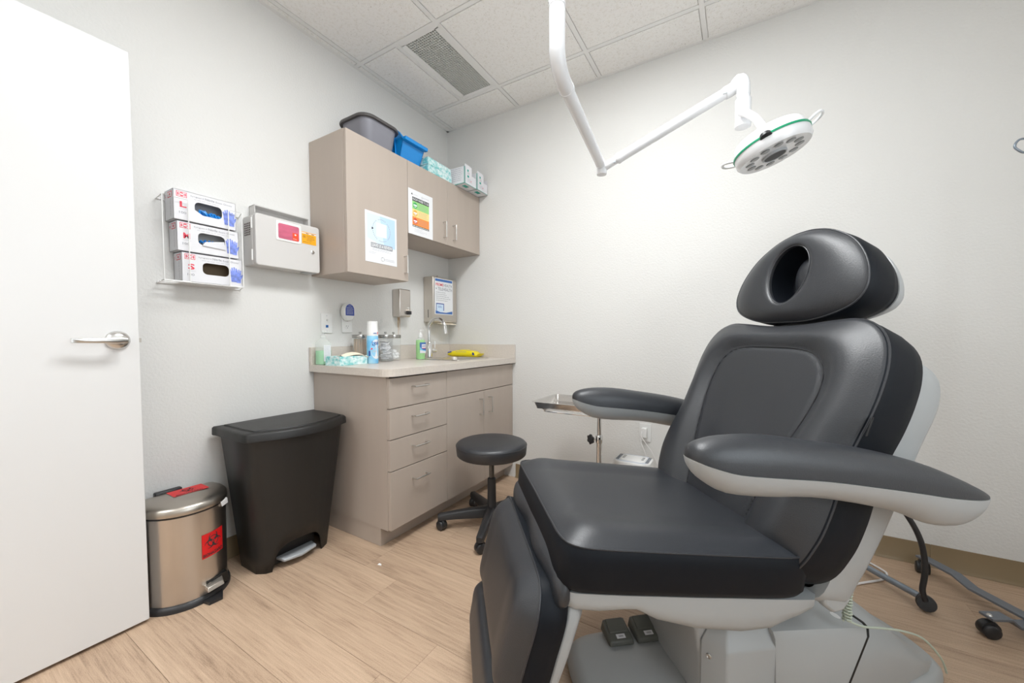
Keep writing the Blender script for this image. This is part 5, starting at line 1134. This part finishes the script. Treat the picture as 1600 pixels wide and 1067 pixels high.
# ------------------------------------------------------------------ ceiling examination lamp
lp = thing('examination_lamp', 'white ceiling-mounted examination lamp with jointed arm and round LED head', 'lamp', (0, 0, 0))
E0 = Vector((1.619, -1.430, 0))
MB().lathe([(0.09, 0.0), (0.09, -0.03), (0.06, -0.05), (0.03, -0.055)], (E0.x, E0.y, HZ - 0.003), 32).build('ceiling_canopy', m_enamel, lp)
MB().tube([(E0.x, E0.y, 2.69), (E0.x, E0.y, 2.02)], 0.0235, 24).build('drop_tube', m_enamel, lp)
A1 = Vector((E0.x, E0.y, 1.845)); B1 = Vector((1.552, -0.822, 1.818)); dirA = (B1 - A1).normalized()
elb = [Vector((E0.x, E0.y, 2.02)), Vector((E0.x, E0.y, 1.90))] + [A1 + Vector((0, 0, 0.055)) * (1 - sin(radians(a))) + dirA * 0.06 * (1 - cos(radians(a))) for a in (10, 30, 50, 70, 90)] + [A1 + dirA * 0.10]
MB().tube(elb, 0.0235, 24).tube([(E0.x, E0.y, 2.023), (E0.x, E0.y, 2.017)], 0.0245, 24).build('elbow', m_enamel, lp, smooth=60)
sc_ = MB()
for z in (2.14, 2.09, 2.045, 2.035): sc_.lathe([(0.0045, 0), (0.0045, 0.002), (0, 0.002)], (E0.x - 0.0225, E0.y - 0.006, z), 12, (-1, -0.25, 0))
sc_.build('screws', m_greyp, lp)
a1 = lab(MB().tube([A1 + dirA * 0.09, B1], [0.0205] * 2, 24).tube([A1 + dirA * 0.095, A1 + dirA * 0.105], 0.0245, 24).tube([B1 - dirA * 0.006, B1], 0.0215, 24).build('horizontal_arm', m_enamel, lp, smooth=60), 'horizontal tube arm')
J = B1 + dirA * 0.03 + Vector((0, 0, -0.01))
C1 = Vector((2.030, -0.727, 2.020)); dirB = (C1 - J).normalized()
MB().tube([B1, J + Vector((0, 0, 0.012))], 0.017, 16).lathe([(0.021, -0.026), (0.022, -0.02), (0.022, 0.02), (0.019, 0.026)], J, 20).tube([J, J + dirB * 0.08], [0.018, 0.016], 16).build('knuckle', m_enamel, lp)
MB().box(-0.004, -0.004, -0.004, 0.004, 0.004, 0.004).build('clip', m_greyp, lp).location = J + dirB * 0.065 + Vector((0, -0.012, -0.012))
MB().tube([J + dirB * 0.07, C1], [0.0205, 0.0205], 24).tube([J + dirB * 0.075, J + dirB * 0.085], 0.0222, 24).tube([C1 - dirB * 0.012, C1 - dirB * 0.006], 0.0215, 24).build('spring_arm', m_enamel, lp, smooth=60)
top_ = Vector((2.082, -0.733, 2.052))
sec = smooth_poly([tuple(C1 - dirB * 0.01), tuple(C1 + dirB * 0.025), tuple(top_ + Vector((-0.012, 0.002, -0.004))), tuple(top_ + Vector((0.0, 0, -0.022))), (2.084, -0.733, 1.985)], 4, False)
MB().tube(sec, 0.0235, 24).build('upper_elbow', m_enamel, lp, smooth=60)
MB().box(-0.007, -0.002, -0.006, 0.007, 0.002, 0.006).build('clip', m_greyp, lp).location = C1 + Vector((-0.008, -0.0225, -0.010))
MB().tube([(2.084, -0.733, 1.985), (2.084, -0.733, 1.972)], 0.0225, 24).tube([(2.084, -0.733, 1.970), (2.084, -0.733, 1.868)], 0.0275, 28).build('swivel', m_enamel, lp, smooth=60)
# head
hcn = Vector((2.185, -0.771, 1.725)); C0 = Vector((2.0953, -2.4853, 1.0629)); vd = (hcn - C0).normalized()
pa = (R * 0.37 - U * 0.93); pa = (pa - vd * pa.dot(vd)).normalized(); n_h = (-vd * 0.30 + pa * 0.954).normalized()
rad_h = 0.121; ctr = hcn
tr = MB().lathe([(0.0, 0.0), (0.104, 0.0), (0.113, 0.002), (rad_h, -0.010), (rad_h, -0.034)], ctr, 64, n_h, False, False).build('lamp_head', m_enamel, lp, smooth=50)
MB().lathe([(rad_h, -0.034), (rad_h + 0.003, -0.035), (rad_h + 0.003, -0.041), (rad_h - 0.003, -0.042)], ctr, 64, n_h, False, False).build('green_ring', m_green, lp, smooth=50)
MB().lathe([(rad_h - 0.002, -0.041), (0.116, -0.050), (0.112, -0.068), (0.104, -0.078), (0.0, -0.084)], ctr, 64, n_h, False, False).build('rear_housing', m_enamel, lp, smooth=60)
eu = n_h.cross(vd).normalized(); ev = n_h.cross(eu).normalized()
for k in range(12):
    a = radians(15 + 30 * k); c_ = ctr + (eu * cos(a) + ev * sin(a)) * 0.079 + n_h * 0.0005
    MB().lathe([(0.0145, 0.0), (0.0145, 0.0015), (0.012, 0.0025), (0, 0.0025)], c_, 20, n_h).build('led_lens', m_lens, tr, smooth=30)
MB().lathe([(0.040, 0.0), (0.040, 0.006), (0.036, 0.008), (0.032, 0.002)], ctr, 36, n_h, False, False).build('centre_ring', m_greyp, lp, smooth=50)
MB().lathe([(0.033, 0.001), (0.033, 0.0065), (0.0, 0.0075)], ctr, 36, n_h).build('centre_grip', m_black, lp)
mj = -eu if eu.dot(R) < 0 else eu
for sg in (-1, 1):
    e = mj * sg; c_ = ctr - n_h * 0.040
    side_ = n_h.cross(mj).normalized()
    P = [c_ + e * 0.118 + side_ * 0.030, c_ + e * 0.146 + side_ * 0.030 - n_h * 0.010, c_ + e * 0.158 + side_ * 0.012 - n_h * 0.012, c_ + e * 0.158 - side_ * 0.012 - n_h * 0.012, c_ + e * 0.146 - side_ * 0.030 - n_h * 0.010, c_ + e * 0.118 - side_ * 0.030]
    MB().tube(smooth_poly([tuple(p) for p in P], 5, False), 0.0048, 10).build('handle', m_enamel, lp)
# curved yoke from the swivel to the head
def ptp(px, py, dep): return C0 + (F + R2 * ((px - 800) / 600.995) - U2 * ((py - 548.7) / 600.995)) * dep
att = ptp(1197, 213, 1.318)
yk = smooth_poly([tuple(ptp(1158, 176, 1.452)), tuple(ptp(1166, 177, 1.425)), tuple(ptp(1180, 185, 1.385)), tuple(ptp(1190, 197, 1.345)), tuple(att)], 7, False)
MB().tube(yk, [0.014] * len(yk), 18).build('yoke', m_enamel, lp, smooth=60)
q_ = (Vector(yk[-1]) - Vector(yk[-3])).normalized()
MB().lathe([(0.012, -0.006), (0.019, -0.006), (0.019, 0.006), (0.014, 0.008)], att, 24, q_, True, True).build('rubber_collar', m_blackp, lp)

# ------------------------------------------------------------------ instrument tray stand
ty_ = -0.50
ts = thing('tray_stand', 'chrome instrument tray stand behind the far armrest of the chair', 'tray stand', (1.452, ty_, 0))
MB().lathe([(0.011, 0.40), (0.011, 0.668)], n=20).build('upper_pole', m_chrome, ts)
MB().lathe([(0.0145, 0.03), (0.0145, 0.52)], n=20).build('lower_pole', m_chrome, ts)
MB().lathe([(0.018, 0.498), (0.0185, 0.5), (0.0185, 0.535), (0.017, 0.538)], n=20).tube([(-0.01, -0.005, 0.515), (-0.038, -0.015, 0.515)], 0.005, 10).build('clamp', m_chrome, ts)
kn = MB(); ax_ = Vector((-0.55, -0.83, 0)).normalized()
rings = []
for d_, r_ in ((0, 0.012), (0.002, 0.023), (0.012, 0.025), (0.016, 0.016)):
    u_ = Vector((0, 0, 1)); w_ = ax_.cross(u_)
    rings.append([Vector((-0.036, -0.014, 0.515)) + ax_ * d_ + (u_ * cos(2 * pi * k / 30) + w_ * sin(2 * pi * k / 30)) * r_ * (1 + 0.13 * cos(6 * 2 * pi * k / 30)) for k in range(30)])
kn.loft(rings).build('knob', m_blackp, ts, smooth=40)
TZ = 0.700; tr_ = rrect(-0.365, -0.10, 0.10, 0.24, 0.03)
MB().tube([(x, y, TZ - 0.048) for x, y in rrect(-0.30, -0.075, 0.07, 0.20, 0.03)], 0.005, 8, loop=True).tube([(-0.30, -0.04, TZ - 0.048), (-0.325, -0.04, TZ - 0.038), (-0.350, -0.05, TZ - 0.006)], 0.004, 8).tube([(0.0, 0, TZ - 0.03), (0, 0.0, TZ - 0.048)], 0.011, 10).build('support_frame', m_chrome, ts)
R_ = lambda P, z: [(x, y, z) for x, y in P]
MB().loft([R_(inset(tr_, 0.030), TZ - 0.038), R_(inset(tr_, 0.018), TZ - 0.012), R_(inset(tr_, 0.014), TZ - 0.002), R_(inset(tr_, 0.001), TZ), R_(tr_, TZ + 0.0015), R_(inset(tr_, 0.012), TZ + 0.001), R_(inset(tr_, 0.018), TZ - 0.010), R_(inset(tr_, 0.032), TZ - 0.036)]).build('tray', m_chrome if False else mat('polished_steel', (0.66, 0.64, 0.62), 0.22, metal=1), ts, smooth=40)
MB().tube([(-0.12, 0.28, 0.030), (0.0, 0.0, 0.034), (0.30, 0.24, 0.030)], 0.012, 10).tube([(0, 0, 0.034), (0.16, -0.10, 0.03)], 0.012, 10).build('floor_base', m_iv, ts)
for p_ in ((-0.12, 0.28), (0.30, 0.24), (0.16, -0.10)):
    MB().sphere((p_[0], p_[1], 0.020), 0.019, 10).build('caster', m_blackp, ts)

# ------------------------------------------------------------------ outlet B, white appliance, cords
def backwall(name, label, x, z): # faces -y
    return outlet(name, label, (x, 0, z), -pi / 2)
ob_ = backwall('wall_outlet', 'white wall outlet behind the treatment chair with white plug', 1.552, 0.405)
pw = thing('power_adapter', 'white power plug and thin white cords hanging from the back wall outlet', 'plug', (1.585, -0.0095, 0.465))
MB().box(-0.016, -0.030, -0.030, 0.016, 0.0, 0.030).build('plug_block', m_white, pw, bevel=0.004)
MB().tube(smooth_poly([(-0.012, -0.030, 0.01), (-0.010, -0.045, -0.02), (0.015, -0.04, -0.06), (0.05, -0.035, -0.11), (0.085, -0.03, -0.19), (0.10, -0.03, -0.30), (0.10, -0.03, -0.45)], 6, False), 0.003, 8).build('cord', m_cord, pw)
MB().tube(smooth_poly([(-0.014, -0.02, -0.030), (-0.016, -0.03, -0.06), (-0.002, -0.045, -0.08), (0.012, -0.055, -0.11), (0.028, -0.06, -0.16)], 6, False), 0.0025, 8).build('thin_cord', m_cord, pw)
ap = thing('white_appliance', 'white floor appliance with slotted rounded top under the back wall outlet', 'appliance', (1.570, -0.225, 0))
o2 = rrect(-0.105, -0.095, 0.105, 0.085, 0.055, 7)
MB().loft([R_(inset(o2, 0.012), 0.002), R_(inset(o2, 0.004), 0.012), R_(o2, 0.34), R_(inset(o2, 0.004), 0.352), R_(inset(o2, 0.012), 0.355)]).build('body', m_white, ap, smooth=50)
gr = MB(); i3 = inset(o2, 0.014); i4 = inset(o2, 0.034)
gr.loft([R_(i3, 0.3555), R_(i4, 0.3562)], False, False).build('top_grille', mat('grille_grey', (0.60, 0.64, 0.70), 0.4), ap, smooth=0)
MB().loft([R_(inset(o2, 0.034), 0.355), R_(inset(o2, 0.036), 0.3585), R_(inset(o2, 0.042), 0.360)]).build('top_panel', m_white, ap, smooth=50)
for sg in (-1, 1):
    sl = MB()
    for k in range(9):
        yy = -0.05 + 0.1 * k / 8
        sl.box(sg * 0.074, yy - 0.0016, 0.356, sg * 0.091, yy + 0.0016, 0.3572)
        if 1 < k < 7: sl.box(sg * 0.046, yy - 0.0016, 0.360, sg * 0.060, yy + 0.0016, 0.3606)
    sl.build('slots', m_ink, ap, smooth=0)

# ------------------------------------------------------------------ IV pole on casters
HX, HY = 3.008, -0.405
iv = thing('iv_pole', 'grey metal drip stand on black casters at the right edge', 'drip stand', (HX, HY, 0))
MB().lathe([(0.0125, 0.07), (0.0125, 1.25)], n=20).lathe([(0.008, 1.25), (0.008, 1.72)], n=16).lathe([(0.02, 0.06), (0.02, 0.10)], n=20).build('pole', m_iv, iv)
for sg in (1, -1):
    d1 = R * sg
    hp_ = [Vector((0, 0, 1.70)), Vector((0, 0, 1.722)), d1 * -0.03 + Vector((0, 0, 1.728)), d1 * -0.125 + Vector((0, 0, 1.727)), d1 * -0.150 + Vector((0, 0, 1.718)), d1 * -0.158 + Vector((0, 0, 1.700)), d1 * -0.150 - F * 0.004 + Vector((0, 0, 1.686)), d1 * -0.136 - F * 0.006 + Vector((0, 0, 1.678)), d1 * -0.124 - F * 0.006 + Vector((0, 0, 1.683)), d1 * -0.121 - F * 0.006 + Vector((0, 0, 1.705))]
    MB().tube(smooth_poly([tuple(p) for p in hp_], 4, False), 0.0035, 10).build('hook', m_bluegrey, iv, smooth=60)
def strip(P, w, t_, name):
    rings = []
    P = [Vector(p) for p in P]
    for i, p in enumerate(P):
        d_ = (P[min(i + 1, len(P) - 1)] - P[max(i - 1, 0)]); d_.z = 0; d_.normalize(); s_ = Vector((-d_.y, d_.x, 0)) * w / 2
        rings.append([p - s_, p + s_, p + s_ + Vector((0, 0, t_)), p - s_ + Vector((0, 0, t_))])
    return MB().loft(rings).build(name, m_iv, iv, bevel=0.001, seg=1, smooth=0)
def caster(x, y, ang):
    c_ = MB(); wx, wy = cos(ang), sin(ang)
    for sg in (-1, 1): c_.lathe([(0.0, -0.009), (0.023, -0.009), (0.025, -0.005), (0.025, 0.005), (0.021, 0.009), (0.0, 0.009)], (x + sg * 0.013 * wx, y + sg * 0.013 * wy, 0.025), 22, (wx, wy, 0))
    o = c_.build('caster', m_blackp, iv, smooth=50)
    MB().lathe([(0.027, -0.012), (0.029, 0), (0.027, 0.012)], (x, y, 0.031), 20, (wx, wy, 0)).build('hood', m_blackp, o)
    MB().lathe([(0.010, 0.0), (0.010, 0.002), (0.006, 0.007), (0.0, 0.008)], (x, y, 0.0735), 16).build('bolt', m_nickel, o)
legs_ = [(2.812 - HX, -0.088 - HY), (2.866 - HX, -0.482 - HY), (0.06, -0.33), (0.30, -0.05), (0.22, 0.26)]
for i, (x, y) in enumerate(legs_):
    d_ = Vector((x, y, 0)); L_ = d_.length; d_.normalize()
    P = [Vector((0, 0, 0.050)), d_ * (L_ * 0.50) + Vector((0, 0, 0.048)), d_ * (L_ * 0.66) + Vector((0, 0, 0.068)), d_ * (L_ + 0.012) + Vector((0, 0, 0.068))]
    if i == 1: P = [Vector((0, 0, 0.040)), d_ * 0.075 + Vector((0, 0, 0.040)), d_ * 0.105 + Vector((0, 0, 0.068)), d_ * (L_ + 0.012) + Vector((0, 0, 0.068))]
    strip(P, 0.044, 0.009, 'leg'); caster(x, y, atan2(y, x) + 0.9 + i * 0.4)

# ------------------------------------------------------------------ grey floor tube with black end cap and hose, white cord
fs = thing('floor_stand_foot', 'blue-grey metal floor tube with round black end cap behind the chair', 'stand', (0, 0, 0))
e0 = Vector((2.42, -0.06, 0.045)); e1 = Vector((2.712, -0.402, 0.045))
MB().tube([e0, e1], 0.0125, 12).build('tube', m_bluegrey, fs)
MB().lathe([(0.0, -0.014), (0.026, -0.014), (0.029, -0.010), (0.029, 0.008), (0.026, 0.013), (0.0, 0.014)], e1 + Vector((0.014, -0.020, -0.012)), 26, (-0.15, -0.95, 0.25)).tube([e1, e1 + Vector((0.012, -0.014, -0.006))], 0.016, 12).build('end_cap', m_blackp, fs)
hs_ = smooth_poly([(2.722, -0.43, 0.045), (2.712, -0.430, 0.085), (2.716, -0.43, 0.14), (2.714, -0.43, 0.21), (2.699, -0.43, 0.285), (2.665, -0.43, 0.36), (2.61, -0.43, 0.44), (2.52, -0.44, 0.50), (2.44, -0.45, 0.52)], 6, False)
MB().tube(hs_, 0.0095, 12).build('hose', m_blackp, fs)
MB().tube([e0, (2.42, -0.06, 0.52)], 0.0125, 12).build('upright', m_bluegrey, fs)
MB().sphere((2.42, -0.06, 0.024), 0.023, 10).build('foot', m_blackp, fs)
wc = tag(MB().tube(smooth_poly([(2.40, -0.05, 0.006), (2.53, -0.085, 0.006), (2.615, -0.110, 0.006), (2.662, -0.165, 0.006), (2.668, -0.200, 0.006), (2.640, -0.255, 0.006), (2.560, -0.330, 0.006), (2.47, -0.41, 0.006), (2.3, -0.5, 0.006)], 8, False), 0.0045, 8).build('extension_cord', m_cord), 'white power cord looping on the floor behind the chair', 'cord')
# paper scrap on the floor
ps = tag(MB().hexa([(0, 0, 0.0008), (0.022, 0.004, 0.0008), (0.014, 0.012, 0.0008), (0.004, 0.010, 0.0008)], [(0.001, 0.001, 0.003), (0.021, 0.005, 0.006), (0.014, 0.011, 0.003), (0.005, 0.009, 0.006)]).build('paper_scrap', m_cotton, smooth=0), 'tiny white paper scrap on the floor before the cabinet', 'scrap'); ps.location = (0.655, -1.300, 0)
